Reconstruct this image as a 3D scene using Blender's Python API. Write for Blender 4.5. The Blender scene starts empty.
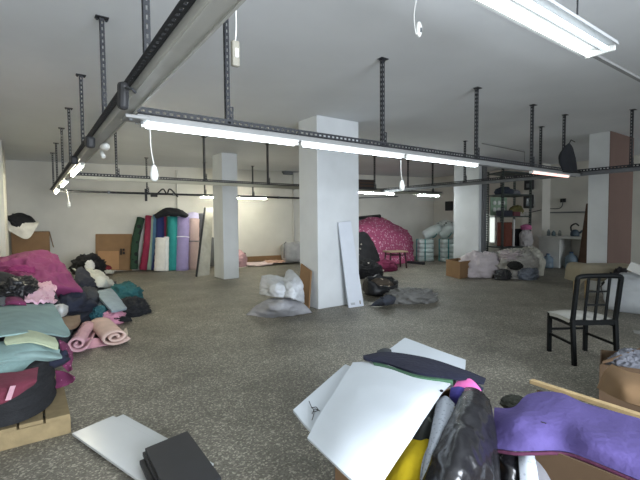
import bpy, math, random
from mathutils import Vector, noise, Matrix
C = bpy.context.scene.collection
PI = math.pi

# ---------------------------------------------------------------- materials
def lin(h):
    h = h.lstrip('#')
    v = [int(h[i:i+2], 16) / 255 for i in (0, 2, 4)]
    return tuple((x / 12.92 if x <= .04045 else ((x + .055) / 1.055) ** 2.4) for x in v) + (1,)

def mix_c(a, k):
    return tuple(min(1, x * k) for x in a[:3]) + (1,)

_m = {}
def mat(key, col, rough=.85, metal=0, var=.12, scale=9, bump=0, bscale=60, coat=0, sheen=0):
    if key in _m: return _m[key]
    m = bpy.data.materials.new(key); m.use_nodes = True
    nt = m.node_tree; N = nt.nodes; L = nt.links
    b = N['Principled BSDF']; c = lin(col)
    b.inputs['Roughness'].default_value = rough
    b.inputs['Metallic'].default_value = metal
    if coat: b.inputs['Coat Weight'].default_value = coat
    tc = N.new('ShaderNodeTexCoord')
    n = N.new('ShaderNodeTexNoise'); n.inputs['Scale'].default_value = scale; n.inputs['Detail'].default_value = 5
    r = N.new('ShaderNodeValToRGB')
    r.color_ramp.elements[0].position = .3; r.color_ramp.elements[1].position = .7
    r.color_ramp.elements[0].color = mix_c(c, 1 - var); r.color_ramp.elements[1].color = mix_c(c, 1 + var)
    L.new(tc.outputs['Object'], n.inputs['Vector']); L.new(n.outputs['Fac'], r.inputs['Fac'])
    L.new(r.outputs['Color'], b.inputs['Base Color'])
    if bump:
        n2 = N.new('ShaderNodeTexNoise'); n2.inputs['Scale'].default_value = bscale; n2.inputs['Detail'].default_value = 3
        bp = N.new('ShaderNodeBump'); bp.inputs['Strength'].default_value = bump; bp.inputs['Distance'].default_value = .02
        L.new(tc.outputs['Object'], n2.inputs['Vector']); L.new(n2.outputs['Fac'], bp.inputs['Height'])
        L.new(bp.outputs['Normal'], b.inputs['Normal'])
    _m[key] = m
    return m

def cloth(col, var=.12, rough=.92, scale=6): return mat('cloth_' + col, col, rough, 0, var, scale, .25, 35)
def plastic(col, rough=.35, bump=.5): return mat('film_' + col, col, rough, 0, .15, 8, bump, 18)

def pattern(key, col, col2, scale=18, thr=.28, rough=.9):
    """cloth printed with small light motifs"""
    if key in _m: return _m[key]
    m = bpy.data.materials.new(key); m.use_nodes = True
    nt = m.node_tree; N = nt.nodes; L = nt.links; b = N['Principled BSDF']
    b.inputs['Roughness'].default_value = rough
    tc = N.new('ShaderNodeTexCoord'); v = N.new('ShaderNodeTexVoronoi'); v.inputs['Scale'].default_value = scale
    r = N.new('ShaderNodeValToRGB'); r.color_ramp.interpolation = 'CONSTANT'
    r.color_ramp.elements[0].color = lin(col2); r.color_ramp.elements[1].position = thr; r.color_ramp.elements[1].color = lin(col)
    L.new(tc.outputs['Object'], v.inputs['Vector']); L.new(v.outputs['Distance'], r.inputs['Fac'])
    L.new(r.outputs['Color'], b.inputs['Base Color'])
    _m[key] = m
    return m

def glow(key, col, s):
    if key in _m: return _m[key]
    m = bpy.data.materials.new(key); m.use_nodes = True
    b = m.node_tree.nodes['Principled BSDF']
    b.inputs['Base Color'].default_value = (.8, .8, .8, 1)
    b.inputs['Emission Color'].default_value = tuple(col) + (1,); b.inputs['Emission Strength'].default_value = s
    _m[key] = m
    return m

def floor_mat():
    m = bpy.data.materials.new('terrazzo'); m.use_nodes = True
    nt = m.node_tree; N = nt.nodes; L = nt.links; b = N['Principled BSDF']
    tc = N.new('ShaderNodeTexCoord')
    v = N.new('ShaderNodeTexVoronoi'); v.inputs['Scale'].default_value = 92
    ch = N.new('ShaderNodeValToRGB'); cr = ch.color_ramp
    cr.elements[0].position = .12; cr.elements[0].color = lin('#6c6a62')
    cr.elements[1].position = .5; cr.elements[1].color = lin('#7d7b73')
    e = cr.elements.new(.74); e.color = lin('#88867e')
    e = cr.elements.new(.95); e.color = lin('#b9b6aa')
    sx = N.new('ShaderNodeSeparateColor')
    L.new(tc.outputs['Object'], v.inputs['Vector']); L.new(v.outputs['Color'], sx.inputs['Color']); L.new(sx.outputs[0], ch.inputs['Fac'])
    n = N.new('ShaderNodeTexNoise'); n.inputs['Scale'].default_value = 1.3; n.inputs['Detail'].default_value = 8; n.inputs['Roughness'].default_value = .65
    st = N.new('ShaderNodeValToRGB'); st.color_ramp.elements[0].position = .32; st.color_ramp.elements[0].color = (.52, .50, .465, 1)
    st.color_ramp.elements[1].position = .66; st.color_ramp.elements[1].color = (1.06, 1.03, .97, 1)
    L.new(tc.outputs['Object'], n.inputs['Vector']); L.new(n.outputs['Fac'], st.inputs['Fac'])
    mx = N.new('ShaderNodeMix'); mx.data_type = 'RGBA'; mx.blend_type = 'MULTIPLY'; mx.inputs[0].default_value = 1
    L.new(ch.outputs['Color'], mx.inputs[6]); L.new(st.outputs['Color'], mx.inputs[7]); L.new(mx.outputs[2], b.inputs['Base Color'])
    rr = N.new('ShaderNodeMapRange'); rr.inputs[3].default_value = .42; rr.inputs[4].default_value = .7
    L.new(n.outputs['Fac'], rr.inputs[0]); L.new(rr.outputs[0], b.inputs['Roughness'])
    bp = N.new('ShaderNodeBump'); bp.inputs['Strength'].default_value = .12; bp.inputs['Distance'].default_value = .01
    L.new(n.outputs['Fac'], bp.inputs['Height']); L.new(bp.outputs['Normal'], b.inputs['Normal'])
    return m

# ---------------------------------------------------------------- mesh builder
def rom(a, b, c, d, t):
    return .5 * ((2 * b) + (c - a) * t + (2 * a - 5 * b + 4 * c - d) * t * t + (3 * b - a - 3 * c + d) * t * t * t)

def spline(p, n):
    q = [2 * p[0] - p[1]] + list(p) + [2 * p[-1] - p[-2]]
    out = []
    for i in range(len(p) - 1):
        for k in range(n): out.append(rom(q[i], q[i+1], q[i+2], q[i+3], k / n))
    out.append(p[-1].copy())
    return out

def crumple(p, seed, scale):
    o = Vector((seed * 7.3, seed * 3.1, seed * 5.7))
    q = Vector((p.x * scale, p.y * scale * .6, p.z * scale * 1.2)) + o
    q += Vector((noise.noise(q * .9), noise.noise(q * .9 + o), 0)) * .5
    d = noise.voronoi(q * 1.15)[0]
    crease = min(1, (d[1] - d[0]) * 1.5) ** .7
    b = 1 - 2 * abs(noise.noise(q * 2.1 + o))
    c = 1 - 2 * abs(noise.noise(q * 4.7))
    return noise.noise(q * .7) * .7 + (.55 - crease) * .75 + b * .3 + c * .06

class MB:
    def __init__(s): s.v = []; s.f = []; s.sm = []
    def add(s, vs, fs, smooth=False):
        o = len(s.v); s.v += [Vector(v) for v in vs]; s.f += [tuple(i + o for i in f) for f in fs]; s.sm += [smooth] * len(fs)
        return s
    def hexa(s, p):
        return s.add(p, [(0,3,2,1),(4,5,6,7),(0,1,5,4),(1,2,6,5),(2,3,7,6),(3,0,4,7)])
    def box(s, c, d, rz=0, rx=0, ry=0):
        h = [x / 2 for x in d]
        R = Matrix.Rotation(rz, 3, 'Z') @ Matrix.Rotation(ry, 3, 'Y') @ Matrix.Rotation(rx, 3, 'X')
        return s.hexa([Vector(c) + R @ Vector((x * h[0], y * h[1], z * h[2])) for z in (-1, 1) for x, y in ((-1,-1),(1,-1),(1,1),(-1,1))])
    def span(s, a, b):
        return s.box([(x + y) / 2 for x, y in zip(a, b)], [abs(x - y) for x, y in zip(a, b)])
    def bar(s, a, b, w, h, up=(0,0,1)):
        a = Vector(a); b = Vector(b); d = (b - a).normalized(); u = Vector(up)
        if abs(d.dot(u)) > .98: u = Vector((1, 0, 0))
        x = d.cross(u).normalized(); y = x.cross(d).normalized()
        return s.hexa([p + x * (i * w / 2) + y * (j * h / 2) for p in (a, b) for i, j in ((-1,-1),(1,-1),(1,1),(-1,1))])
    def tube(s, pts, r, seg=8):
        pts = [Vector(p) for p in pts]; n = len(pts); rs = r if isinstance(r, (list, tuple)) else [r] * n
        vs = []; prev = None
        for i, p in enumerate(pts):
            d = (pts[min(i+1, n-1)] - pts[max(i-1, 0)]).normalized()
            if prev is None: u = d.orthogonal().normalized()
            else:
                u = prev - d * prev.dot(d); u = u.normalized() if u.length > 1e-6 else d.orthogonal().normalized()
            prev = u; w = d.cross(u)
            for k in range(seg):
                a = 2 * PI * k / seg; vs.append(p + (u * math.cos(a) + w * math.sin(a)) * rs[i])
        fs = [(i*seg+k, i*seg+(k+1)%seg, (i+1)*seg+(k+1)%seg, (i+1)*seg+k) for i in range(n-1) for k in range(seg)]
        s.add(vs, fs, True)
        o = len(s.v) - len(vs)
        s.f += [tuple(o + k for k in range(seg))[::-1], tuple(o + (n-1)*seg + k for k in range(seg))]; s.sm += [False, False]
        return s
    def lathe(s, prof, c, seg=24, sx=1, sy=1):
        n = len(prof); vs = [(c[0] + r*sx*math.cos(2*PI*k/seg), c[1] + r*sy*math.sin(2*PI*k/seg), c[2] + z) for r, z in prof for k in range(seg)]
        fs = [(i*seg+k, i*seg+(k+1)%seg, (i+1)*seg+(k+1)%seg, (i+1)*seg+k) for i in range(n-1) for k in range(seg)]
        s.add(vs, fs, True); o = len(s.v) - len(vs)
        s.f += [tuple(o+k for k in range(seg))[::-1], tuple(o+(n-1)*seg+k for k in range(seg))]; s.sm += [False, False]
        return s
    def slotted(s, a, b, wdir, w, t=.003, pitch=.05, gap=.026, slot=.3):
        """perforated steel flat: two long edges and the webs between its slots"""
        a = Vector(a); b = Vector(b); W = Vector(wdir).normalized(); d = (b - a); ln = d.length; d.normalize()
        ew = w * (1 - slot) / 2
        for k in (-1, 1): s.bar(a + W*k*(w-ew)/2, b + W*k*(w-ew)/2, ew, t, d.cross(W))
        n = int(ln / pitch)
        for i in range(n + 1):
            p = a + d * (i * pitch); q = p + d * min(pitch - gap, max(.004, (b - p).length))
            if (p - a).length < ln: s.bar(p, q, w * slot * 1.02, t, d.cross(W))
        return s
    def sheet(s, net, sub=8, th=.006, amp=0, scale=4, seed=1, bulge=0, down=None):
        """draped cloth through a net of points; th is its thickness, bulge fills it like a pillow"""
        rows = [spline([Vector(p) for p in r], sub) for r in net]
        cols = [spline([rows[i][j] for i in range(len(rows))], sub) for j in range(len(rows[0]))]
        nu = len(cols); nv = len(cols[0])
        g = [[cols[i][j] for j in range(nv)] for i in range(nu)]
        nor = [[None] * nv for _ in range(nu)]
        for i in range(nu):
            for j in range(nv):
                a = g[min(i+1,nu-1)][j] - g[max(i-1,0)][j]; b = g[i][min(j+1,nv-1)] - g[i][max(j-1,0)]
                k = b.cross(a); nor[i][j] = k.normalized() if k.length > 1e-9 else Vector((0,0,1))
        cen = nor[nu//2][nv//2]; eye = Vector((0, 0, 1.45)) - g[nu//2][nv//2]
        sg = 1 if cen.dot(eye) > 0 else -1
        top = []; bot = []
        for i in range(nu):
            for j in range(nv):
                n = nor[i][j] * sg; p = g[i][j]
                e = max(0, math.sin(PI*i/(nu-1)) * math.sin(PI*j/(nv-1)))
                q = p + n * (amp * crumple(p, seed, scale)) * (.35 + .65 * e ** .5 if bulge else 1)
                top.append(q); dn = Vector(down) if down else -n
                bot.append(q + dn * (th + bulge * e ** .4))
        N = nu * nv; fs = []
        for i in range(nu-1):
            for j in range(nv-1):
                a = i*nv+j; f = (a, a+1, a+nv+1, a+nv)
                if sg < 0: f = f[::-1]
                f = f[::-1]
                fs.append(f[::-1]); fs.append(tuple(x + N for x in f))
        ring = [j for j in range(nv)] + [i*nv+nv-1 for i in range(1,nu)] + [(nu-1)*nv+j for j in range(nv-2,-1,-1)] + [i*nv for i in range(nu-2,0,-1)]
        if bulge or th > .05:
            for a, b in zip(ring, ring[1:] + ring[:1]): fs.append((a, b, b + N, a + N))
            return s.add(top + bot, fs, True)
        s.add(top + bot, fs, True)
        n = len(ring)
        return s.add([top[i] for i in ring] + [bot[i] for i in ring], [(i, (i+1) % n, (i+1) % n + n, i + n) for i in range(n)], True)
    def blob(s, c, r, amp=.15, scale=3, seed=1, flat=-.6, sq=1.0, nu=72, nv=46, rz=0):
        """stuffed or crumpled body: a rounded form with folds, flattened where it lies"""
        vs = []; ca = math.cos(rz); sa = math.sin(rz)
        def pw(x): return math.copysign(abs(x) ** sq, x)
        for i in range(nv + 1):
            t = PI * i / nv
            for k in range(nu):
                a = 2 * PI * k / nu
                d = Vector((pw(math.sin(t)) * pw(math.cos(a)), pw(math.sin(t)) * pw(math.sin(a)), pw(math.cos(t))))
                d *= 1 + amp * crumple(d, seed, scale)
                d.z = max(d.z, flat)
                x, y = d.x * r[0], d.y * r[1]
                vs.append((c[0] + x*ca - y*sa, c[1] + x*sa + y*ca, c[2] + (d.z - flat) * r[2]))
        fs = [(i*nu+k, i*nu+(k+1)%nu, (i+1)*nu+(k+1)%nu, (i+1)*nu+k) for i in range(nv) for k in range(nu)]
        return s.add(vs, [f[::-1] for f in fs], True)

def mesh(name, mb, m, off=(0,0,0), bevel=0):
    me = bpy.data.meshes.new(name)
    o = Vector(off); me.from_pydata([v - o for v in mb.v], [], mb.f)
    me.polygons.foreach_set('use_smooth', mb.sm); me.materials.append(m); me.update()
    import bmesh
    bm = bmesh.new(); bm.from_mesh(me); bmesh.ops.recalc_face_normals(bm, faces=bm.faces); bm.to_mesh(me); bm.free()
    ob = bpy.data.objects.new(name, me); C.objects.link(ob)
    if bevel:
        b = ob.modifiers.new('edge', 'BEVEL'); b.width = bevel; b.segments = 2; b.limit_method = 'ANGLE'
    return ob

_off = {}
def tag(o, label, cat, group=None):
    o['label'] = label; o['category'] = cat
    if group: o['group'] = group
    return o
def thing(name, label, cat, loc=(0,0,0), group=None):
    o = bpy.data.objects.new(name, None); C.objects.link(o); o.location = loc; o.empty_display_size = .1
    _off[o] = Vector(loc)
    return tag(o, label, cat, group)
def part(name, mb, m, parent, bevel=0, label=None):
    ob = mesh(name, mb, m, _off[parent], bevel); ob.parent = parent; _off[ob] = _off[parent]
    if label: ob['label'] = label
    return ob
def base(mb):
    xs = [v.x for v in mb.v]; ys = [v.y for v in mb.v]; zs = [v.z for v in mb.v]
    return Vector(((min(xs)+max(xs))/2, (min(ys)+max(ys))/2, min(zs)))
def solo(name, mb, m, label, cat, group=None, bevel=0):
    b = base(mb); ob = mesh(name, mb, m, b, bevel); ob.location = b; _off[ob] = b
    return tag(ob, label, cat, group)
def struct(name, mb, m, label=None):
    ob = mesh(name, mb, m); ob['kind'] = 'structure'
    if label: ob['label'] = label
    return ob

# ================================================================= the setting
M_wall = mat('wall_paint', '#cfcdc5', .9, 0, .05, 2, .08, 8)
M_ceil = mat('ceiling_paint', '#d4d7d9', .95, 0, .04, 1.2, .05, 5)
M_pil = mat('pillar_paint', '#ccd0d2', .9, 0, .05, 2.5, .15, 9)
M_brown = mat('dusty_brown_paint', '#6b564e', .9, 0, .06, 2, .1, 9)
HC = 3.14
def wall_y(x): return 13.9 - (x + .3) * .22388

struct('floor', MB().hexa([(-.7,-3.2,-.15),(13.7,-3.2,-.15),(13.7,14.4,-.15),(-.7,14.4,-.15),(-.7,-3.2,0),(13.7,-3.2,0),(13.7,14.4,0),(-.7,14.4,0)]), floor_mat(), 'worn grey terrazzo floor with pale chips and dark stains')
struct('ceiling', MB().span((-.7,-3.2,HC),(13.7,14.4,HC+.2)), M_ceil)
yl, yr = wall_y(-.65), wall_y(13.6)
struct('wall_back', MB().hexa([(-.65,yl,0),(13.6,yr,0),(13.6,yr+.2,0),(-.65,yl+.2,0),(-.65,yl,HC),(13.6,yr,HC),(13.6,yr+.2,HC),(-.65,yl+.2,HC)]), M_wall)
struct('wall_left', MB().span((-.65,-3.2,0),(-.45,14.1,HC)), M_wall)
struct('wall_right', MB().span((13.4,-3.2,0),(13.6,11.0,HC)), M_wall)
w = MB()
w.span((-.45,-3.2,0),(-.2,-3,HC)).span((4.6,-3.2,0),(10.4,-3,HC)).span((12.8,-3.2,0),(13.4,-3,HC)).span((10.4,-3.2,0),(12.8,-3,.5)).span((10.4,-3.2,2.8),(12.8,-3,HC)).span((-.2,-3.2,0),(4.6,-3,.5)).span((-.2,-3.2,2.8),(4.6,-3,HC))  # right-hand opening is cut for the added fill window
struct('wall_front', w, M_wall)
w = MB()
for x in (-.2, 1.35, 2.95, 4.54): w.span((x,-3.16,.5),(x+.06,-3.04,2.8))
w.span((-.2,-3.16,.5),(4.6,-3.04,.56)).span((-.2,-3.16,2.74),(4.6,-3.04,2.8))
struct('window_1', w, mat('window_frame_paint', '#d8d8d6', .5))
w = MB()
for x in (10.4, 11.57, 12.74): w.span((x,-3.16,.5),(x+.06,-3.04,2.8))
w.span((10.4,-3.16,.5),(12.8,-3.04,.56)).span((10.4,-3.16,2.74),(12.8,-3.04,2.8))
struct('added_fill_window', w, mat('window_frame_paint', '#d8d8d6', .5))  # added window behind the camera, put in to brighten the right alcove
a = Vector((13.390,8.603,1.710)); b = Vector((13.390,8.105,0.612))
w = MB(); 
for y in (a.y, (a.y+b.y)/2, b.y): w.span((13.33,y-.025,b.z),(13.4,y+.025,a.z))
for z in (a.z, b.z): w.span((13.33,min(a.y,b.y)-.025,z-.025),(13.4,max(a.y,b.y)+.025,z+.025))
struct('window_2', w, mat('window_frame_paint','#d8d8d6'), 'small daylit window behind the steel rack')
o = struct('window_2_pane', MB().span((13.37,min(a.y,b.y),b.z),(13.385,max(a.y,b.y),a.z)), glow('daylit_pane',(.85,.95,.88),1.1))
struct('trim_1', MB().span((-.45,10.55,0),(-.365,12.2,HC)), M_wall, 'pale pilaster standing out from the left wall')
struct('trim_2', MB().span((12.9,6.3,0),(13.4,6.92,HC)), M_wall, 'shallow pier of the right wall carrying the electric boxes')
def pillar(x0, y0, x1, y1, label):
    o = struct('pillar', MB().span((x0,y0,0),(x1,y1,HC)), M_pil, label)
    m = o.modifiers.new('edge','BEVEL'); m.width = .012; m.segments = 2
    return o
pillar(3.83,5.42,4.71,5.97, 'broad white painted pillar in the middle of the room')
pillar(3.95,9.66,4.36,10.3, 'slim white pillar near the fabric rolls')
pillar(9.9,6.5,10.17,7.3, 'white pillar beside the steel rack')
p4 = struct('pillar', MB().span((9.27,3.262,0),(10.5,3.62,HC)), M_pil, 'grey white pillar with a dusty brown front')
struct('trim_3', MB().span((9.272,3.25,0),(10.5,3.262,HC)), M_brown, 'dusty brown facing on the front of the right pillar')

# ================================================================= rails and their hangers
M_steel = mat('dark_steel', '#2d2f33', .6, .3, .12, 12)
M_alu = mat('dull_aluminium', '#868786', .5, .1, .08, 5)
M_alu_y = mat('cream_metal', '#a5a393', .55, .1, .08, 5)
M_black = mat('black_rubber', '#1c1d20', .6, 0, .1, 10)
M_wplastic = mat('white_plastic', '#d9dad6', .45, 0, .04, 6)
M_grey = mat('grey_steel', '#6d7073', .5, .4, .1, 8)

def rail(name, label, a, b, side, slot_m=M_steel, trunk_m=M_alu, wide=.1):
    """a = near end, b = far end, both on the rail's centre line at its underside"""
    a = Vector(a); b = Vector(b); d = (b - a).normalized(); sd = Vector(side)
    t = thing(name, label, 'rail', a)
    up = Vector((0,0,1))
    ch = MB(); o1 = sd * (wide/2 + .003)
    ch.slotted(a + o1 + up*.075, b + o1 + up*.075, up, .05)
    ch.slotted(a + o1 + sd*.024 + up*.05, b + o1 + sd*.024 + up*.05, sd, .046)
    part('slotted_angle', ch, slot_m, t)
    tr = MB(); tr.bar(a + up*.03, b + up*.03, wide, .055)
    part('trunking', tr, trunk_m, t, .004)
    g = MB()
    for k in (-1, 1): g.bar(a - up*.001 + sd*k*wide*.42, b - up*.001 + sd*k*wide*.42, .012, .014)
    part('track_lip', g, trunk_m, t)
    return t
rail('overhead_rail', 'long aluminium light rail running from overhead to the far left corner', (.578,-1.2,2.2), (.578,12.0,2.2), (-1,0,0), M_steel, mat('pale_aluminium','#a8a8a3',.45,.1,.06,5), .1)
rail('overhead_rail', 'light rail crossing the room in front of the broad pillar', (.66,3.17,2.165), (7.7,3.17,2.165), (0,-1,0), wide=.08)
rail('overhead_rail', 'cream light rail crossing behind the slim pillar', (.66,8.05,2.19), (10.3,8.05,2.19), (0,-1,0), M_steel, M_alu_y, .09)
rail('overhead_rail', 'dark rail on the right joining the front and rear crossing rails', (7.76,1.3,2.19), (7.76,7.98,2.19), (-1,0,0), M_steel, M_grey, .07)
t = thing('overhead_rail', 'thin dark pipe rail hung close to the back wall', 'rail', (.7,11.5,2.19))
part('pipe', MB().tube([(.66,11.5,2.2),(7.7,11.5,2.2)], .028, 8), M_steel, t)
for x in (1.7,3.3,4.9,6.6): part('clamp', MB().box((x,11.5,2.2),(.05,.075,.075)), M_grey, t)

def hanger(x, y, zb, label, group, r=False):
    t = thing('ceiling_hanger', label, 'hanger', (x,y,zb), group)
    s = MB(); s.slotted((x,y,zb),(x,y,HC),(1,0,0),.034,.004); s.slotted((x-.016,y+.018,zb),(x-.016,y+.018,HC),(0,1,0),.034,.004)
    part('strut', s, M_steel, t)
    p = MB(); p.span((x-.05,y-.03,HC-.006),(x+.05,y+.04,HC-.0005)); pl = part('ceiling_plate', p, M_steel, t)
    for dx in (-.035, .035): part('bolt', MB().tube([(x+dx,y+.02,HC-.02),(x+dx,y+.02,HC-.004)],.009,6), M_steel, pl)
    f = MB(); f.slotted((x+.024,y-.004,zb-.02),(x+.024,y-.004,zb+.14),(1,0,0),.04,.004); f.tube([(x+.02,y-.018,zb+.05),(x+.02,y+.012,zb+.05)],.008,6)
    part('joint_plate', f, M_steel, t)
    return t
G1 = 'slotted hangers of the long left rail'
for y, n in ((2.37,'nearest'),(3.86,'second'),(5.48,'third'),(7.15,'fourth'),(8.7,'fifth'),(10.4,'sixth'),(11.9,'farthest')):
    hanger(.562, y, 2.262, 'slotted steel ceiling hanger on the long left rail, %s from the camera' % n, G1)
G2 = 'slotted hangers of the front crossing rail'
for x, n in ((1.36,'leftmost'),(3.1,'just right of the broad pillar'),(4.78,'third from the left'),(6.18,'fourth from the left'),(7.2,'beside the hanging black pouch')):
    hanger(x, 3.17, 2.24, 'steel ceiling hanger of the front crossing rail, %s' % n, G2)
G3 = 'slotted hangers of the rear crossing rail'
for x, n in ((1.33,'left of the cord with a switch'),(2.93,'beside the slim pillar'),(4.36,'between the two pillars'),(7.56,'first right of the broad pillar'),(8.85,'second right of the broad pillar'),(9.92,'rightmost')):
    hanger(x, 8.05, 2.26, 'steel ceiling hanger of the cream rear rail, %s' % n, G3)
G4 = 'slotted hangers of the right rail'
for y, n in ((5.43,'by the white pillar'),(3.82,'behind the pink lamp'),(2.42,'nearest the camera')):
    hanger(7.76, y, 2.26, 'steel ceiling hanger of the dark right rail, %s' % n, G4)
G5 = 'hangers of the pipe along the back wall'
for x, n in ((2.62,'above the navy fabric roll'),(4.18,'left of the slim pillar'),(5.7,'right of the slim pillar')):
    hanger(x, 11.5, 2.22, 'thin ceiling hanger of the back pipe, %s' % n, G5)

# ================================================================= lamps
E_cool = glow('tube_cool', (.78,.91,1), 25)
E_warm = glow('tube_warm', (1,.94,.72), 95)
E_back = glow('tube_back', (1,.97,.80), 135)
E_pink = glow('tube_pink', (1,.5,.42), 2.6)
E_rear = glow('tube_rear', (.92,1,1), 150)
E_twin = glow('tube_twin', (.9,.97,1), 7)
M_house = mat('lamp_housing', '#dfe0dc', .5, 0, .03, 6)
def lamp(a, b, em, label, group=None, r=.02, drop=.045):
    """batten lamp hung under a rail: a and b are the ends of its back plate"""
    a = Vector(a); b = Vector(b); d = (b-a).normalized(); up = Vector((0,0,1)); a.z += .007; b.z += .007
    t = thing('fluorescent_lamp', label, 'lamp', a - up*drop, group)
    part('housing', MB().bar(a - up*.008, b - up*.008, .062, .014), M_house, t)
    part('tube', MB().tube([a + d*.035 - up*(drop-r+.004), b - d*.035 - up*(drop-r+.004)], r, 10), em, t)
    for p, q in ((a, a+d*.03), (b-d*.03, b)):
        part('end_cap', MB().bar(p - up*.026, q - up*.026, .05, .04), M_wplastic, t)
    return t
GF = 'lamps under the front crossing rail'
for x0, x1, e, l in ((.68,1.99,E_cool,'lit white lamp left of the broad pillar under the front rail'),(2.02,3.35,E_cool,'lit white lamp across the broad pillar under the front rail'),(3.38,4.72,E_cool,'lit white lamp right of the broad pillar under the front rail'),(6.06,7.25,E_pink,'pinkish lit lamp at the right end of the front rail')):
    lamp((x0,3.13,2.16),(x1,3.13,2.16), e, l, GF, .02, .045)
GL = 'lamps under the long left rail'
for y0, y1, l in ((5.9,7.3,'nearest'),(8.3,9.6,'middle'),(10.5,11.8,'farthest')):
    lamp((.59,y0,2.19),(.59,y1,2.19), E_warm, 'warm lit lamp under the long left rail, %s of the three' % l, GL, .022, .05)
lamp((4.0,11.44,2.165),(5.05,11.44,2.165), E_back, 'lit lamp near the back wall left of the slim pillar')
lamp((5.08,11.44,2.165),(6.15,11.44,2.165), E_back, 'lit lamp near the back wall between the two pillars')
lamp((6.85,7.97,2.18),(8.2,7.97,2.18), E_rear, 'lit lamp on the rear rail above the magenta covered heap')
lamp((9.1,7.97,2.18),(10.1,7.97,2.18), E_rear, 'lit lamp on the rear rail above the grey bales')
# the big twin lamp overhead
t = thing('twin_lamp', 'big lit twin tube lamp hanging close overhead at the upper right', 'lamp', (2.45,1.2,2.55))
hs = MB(); y0 = 1.2
prof = [(-.115,2.585),(-.105,2.615),(-.03,2.64),(.03,2.64),(.105,2.615),(.115,2.585),(.1,2.592),(.03,2.605),(.008,2.59),(-.008,2.59),(-.03,2.605),(-.1,2.592)]
vs = [(x, y0+y, z) for x in (1.72,3.2) for y, z in prof]; n = len(prof)
hs.add(vs, [(i,(i+1)%n,n+(i+1)%n,n+i) for i in range(n)] + [tuple(range(n))[::-1], tuple(range(n,2*n))])
part('reflector', hs, mat('reflector_enamel','#a9acac',.5,0,.03,6), t)
for k in (-1, 1): part('tube', MB().tube([(1.75,y0+k*.052,2.572),(3.17,y0+k*.052,2.572)], .019, 10), E_twin if k > 0 else glow('tube_dim', (.75,.88,1), 1.1), t)
for x in (1.715, 3.205): part('end_cap', MB().box((x,y0,2.585),(.022,.18,.05)), M_wplastic, t, .006)
part('chain', MB().tube([(3.0,1.26,2.63),(3.0,1.26,HC-.002)], .006, 5), M_steel, t)
part('chain', MB().tube([(1.9,1.26,2.63),(1.9,1.26,HC-.002)], .006, 5), M_steel, t)
part('support_bar', MB().bar((1.5,1.33,2.655),(5.5,1.33,2.655), .03, .02), M_alu, t)

# ---- pull cords, switches, small things on the rails
def cord(pts, label, body, name='pull_switch', cat='switch'):
    t = thing(name, label, cat, pts[-1])
    part('cord', MB().tube(spline([Vector(p) for p in pts], 5), .004, 5), M_wplastic, t)
    body(t, Vector(pts[-1]))
    return t
def flat_switch(t, p):
    part('switch_body', MB().box(p - Vector((0,0,.05)), (.042,.03,.13)), mat('aged_plastic','#7f7c70',.5), t, .008)
    part('rocker', MB().box(p - Vector((-.001,.017,.05)), (.018,.008,.045)), M_wplastic, t, .002)
def oval_switch(t, p):
    part('switch_body', MB().blob(p - Vector((0,0,.07)), (.028,.018,.055), 0, 1, 1, -1.1, 1, 16, 12), M_wplastic, t)
    part('rocker', MB().box(p - Vector((0,.019,.02)), (.016,.008,.03)), M_grey, t, .002)
def bell(t, p):
    part('switch_body', MB().lathe([(.008,0),(.02,-.02),(.03,-.07),(.026,-.1),(.012,-.115)], p, 12), M_wplastic, t)
q = Vector((0.910,2.000,2.522)); q.z = HC-.002
cord([q,(0.910,2.000,2.522),(0.909,2.000,2.432),(0.902,2.000,2.360)], 'aged white inline switch hanging by a cord beside the nearest rail', flat_switch)
q = Vector((2.282,2.000,3.032)); q.z = HC-.002
cord([q,(2.282,2.000,3.032),(2.252,2.000,2.880),(2.273,2.000,2.756),(2.304,2.000,2.805)], 'oval white inline switch hanging on a looped cord near the ceiling', oval_switch)
cord([(0.736,3.100,2.117),(0.739,3.100,1.976),(0.756,3.100,1.857)], 'pale bell pull hanging from the front rail near the long left rail', bell)
cord([(3.292,3.100,2.092),(3.292,3.100,1.964),(3.308,3.100,1.880)], 'pale bell pull hanging from the front rail right of the broad pillar', bell)
cord([(0.620,8.832,2.045),(0.620,8.662,1.927),(0.620,8.489,1.830)], 'small white pull hanging at the far end of the left rail', bell)
# clamps on the left rail
t = thing('rail_joint', 'pale bolted corner joint where the front rail meets the long left rail', 'joint', (.62,3.05,2.15))
part('corner_plate', MB().box((.64,3.08,2.165),(.16,.14,.025)), M_alu, t, .006)
part('bolt', MB().tube([(.6,3.05,2.14),(.6,3.05,2.16)],.014,8), M_grey, t); part('bolt', MB().tube([(.68,3.1,2.14),(.68,3.1,2.16)],.014,8), M_grey, t)
t = thing('rail_motor', 'black oblong box clamped on the long left rail before its corner joint', 'box', (0.460,2.500,2.103))
part('body', MB().box((0.460,2.521,2.152),(.05,.1,.15), 0, .25), M_black, t, .02)
part('hook', MB().tube([(0.460,2.433,2.172),(0.470,2.334,2.143),(0.490,2.339,2.127)],.008,6), M_steel, t)
solo('rail_socket', MB().box((0.470,4.079,2.146),(.07,.14,.1),0,.2), M_black, 'small black box on the left rail behind the corner joint', 'box', None, .02)
solo('rail_socket', MB().box((0.470,5.551,2.173),(.07,.12,.09),0,.2), M_black, 'small black box on the left rail over its nearest lit lamp', 'box', None, .02)
t = thing('rail_socket', 'small white socket under the left rail before its nearest lit lamp', 'socket', (0.620,4.324,2.136))
part('body', MB().blob((0.620,4.328,2.118),(.04,.09,.035),.05,2,3,-1.1), M_wplastic, t)
part('plug', MB().tube([(0.640,4.724,2.165),(0.660,4.683,2.111)],.02,8), M_wplastic, t)
solo('lamp_end', MB().blob((0.600,14.204,2.336),(.1,.12,.1),.3,3,5,-1.2), M_wplastic, 'white tangle of plug and cable hanging at the far left rail end', 'plug')
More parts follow.
